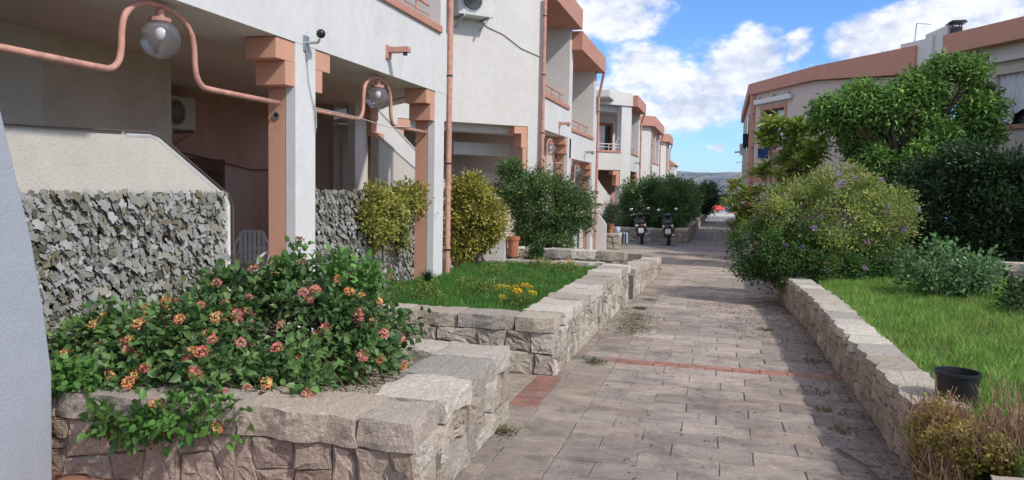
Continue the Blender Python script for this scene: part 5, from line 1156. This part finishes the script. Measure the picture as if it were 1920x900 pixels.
# ------------------------------------------------------------------ scooters (seen from behind)
def scooter(x_, y_, label, turn=0.):
    z0 = gz(y_)
    T = Matrix.Translation((x_, y_, z0)) @ Matrix.Rotation(turn, 4, 'Z') @ Matrix.Rotation(R_(-5), 4, 'Y')
    o = thing('scooter', (x_, y_, z0), label, 'scooter', 'parked black scooters')
    for nm_y in (-.62, .62):
        w_ = MB(T).lathe([(.11, -.03), (.20, -.055), (.235, -.04), (.245, 0), (.235, .04), (.20, .055), (.11, .03)], (0, nm_y, .245), 24, 'x').build('wheel', BLACK, o, smooth=True)
        MB(T).lathe([(0, -.03), (.12, -.03), (.12, .03), (0, .03)], (0, nm_y, .245), 16, 'x').build('rim', STEEL, w_)
    def loft(name, secs, mat, par=o):
        m = MB(T); n = 14; vs = []; fs = []
        for (yy, zz, hw, hh) in secs:
            for k in range(n):
                a = 2*math.pi*k/n; cx = abs(math.cos(a))**.75*math.copysign(1, math.cos(a)); cz = abs(math.sin(a))**.75*math.copysign(1, math.sin(a)); vs.append((hw*cx, yy, zz+hh*cz))
        for i in range(len(secs)-1):
            for k in range(n): fs.append((i*n+k, i*n+(k+1) % n, (i+1)*n+(k+1) % n, (i+1)*n+k))
        fs += [tuple(range(n))[::-1], tuple(range((len(secs)-1)*n, len(secs)*n))]; m.add(vs, fs); return m.build(name, mat, par, smooth=True)
    loft('tail_body', [(-.80, .66, .07, .05), (-.72, .62, .13, .11), (-.5, .58, .18, .15), (-.2, .54, .19, .17), (0, .46, .17, .15), (.1, .36, .15, .10)], GLOSSBLACK)
    loft('seat', [(-.70, .76, .08, .03), (-.5, .77, .14, .05), (-.15, .74, .15, .05), (.08, .72, .10, .04)], BLACK)
    loft('floorboard', [(0, .30, .17, .05), (.3, .28, .18, .05), (.42, .34, .17, .06)], BLACK)
    loft('leg_shield', [(.30, .52, .20, .26), (.36, .62, .22, .30), (.42, .70, .20, .27), (.50, .72, .12, .20)], GLOSSBLACK)
    loft('front_mudguard', [(.36, .40, .05, .03), (.50, .50, .075, .04), (.66, .52, .075, .04), (.84, .42, .05, .03)], GLOSSBLACK)
    loft('headset', [(.30, .98, .10, .05), (.38, 1.0, .13, .08), (.46, .99, .10, .06)], GLOSSBLACK)
    MB(T).tube([(0, .60, .26), (0, .44, .7), (0, .36, .98)], .03, 8).build('fork', STEEL, o)
    MB(T).tube([(-.34, .26, .99), (-.18, .34, 1.02), (0, .38, 1.0), (.18, .34, 1.02), (.34, .26, .99)], .018, 8).build('handlebar', BLACK, o)
    for s in (-1, 1):
        mr = MB(T).tube([(s*.20, .33, 1.02), (s*.27, .32, 1.10), (s*.29, .32, 1.16)], .008, 6).build('mirror', BLACK, o)
        MB(T).ball((s*.30, .31, 1.20), .055, 12, (1.1, .25, .85)).build('mirror_glass', CHROME, mr, smooth=True)
        MB(T).ball((s*.12, -.76, .66), .035, 10, (1, .7, 1)).build('side_panel', ACW, o, smooth=True)
        MB(T).lathe([(.0, 0), (.02, 0), (.02, -.1), (0, -.1)], (s*.36, .25, .99), 8, 'x').build('grip', BLACK, o)
        MB(T).prism([(-.78, .64), (-.45, .70), (-.25, .60), (-.45, .56), (-.74, .58)], s*.135, s*.175).build('tail_trim', ACW, o)
    MB(T).box(-.09, .09, -.90, -.885, .42, .58).build('number_plate', PLATE, o)
    MB(T).box(-.045, .045, -.86, -.80, .62, .66).build('tail_light', plain('red_lens', (.4, .02, .02), .2), o)
    MB(T).add([(-.08, -.80, .58), (.08, -.80, .58), (.08, -.93, .36), (-.08, -.93, .36), (-.08, -.78, .58), (.08, -.78, .58), (.07, -.90, .30), (-.07, -.90, .30)], [(0, 1, 2, 3), (4, 7, 6, 5), (0, 4, 5, 1), (1, 5, 6, 2), (2, 6, 7, 3), (3, 7, 4, 0)]).build('rear_mudguard', BLACK, o)
    MB(T).tube([(.14, .0, .28), (.16, -.4, .30), (.16, -.78, .36)], [.03, .05, .045], 12).build('exhaust', STEEL, o)
    MB(T).tube([(-.05, 0, .2), (-.2, -.02, .0), (-.22, -.1, 0)], .012, 6).build('kickstand', STEEL, o)
scooter(.93, 17.35, 'left parked black scooter with white number plate, in front of the hedge wall', R_(6))
scooter(1.87, 17.35, 'right parked black scooter nearer the path, in front of the hedge wall', R_(3))

# ------------------------------------------------------------------ air
hm = bpy.data.materials.new('air_haze'); hm.use_nodes = True; ht = hm.node_tree; ht.nodes.clear()
pv = ht.nodes.new('ShaderNodeVolumePrincipled'); pv.inputs['Color'].default_value = (.62, .74, .95, 1); pv.inputs['Density'].default_value = .00007; pv.inputs['Anisotropy'].default_value = .0
ho = ht.nodes.new('ShaderNodeOutputMaterial'); ht.links.new(pv.outputs[0], ho.inputs['Volume'])
tag(MB().box(-9100, 9100, -200, 14100, -26, 140).build('haze', hm), kind='stuff')
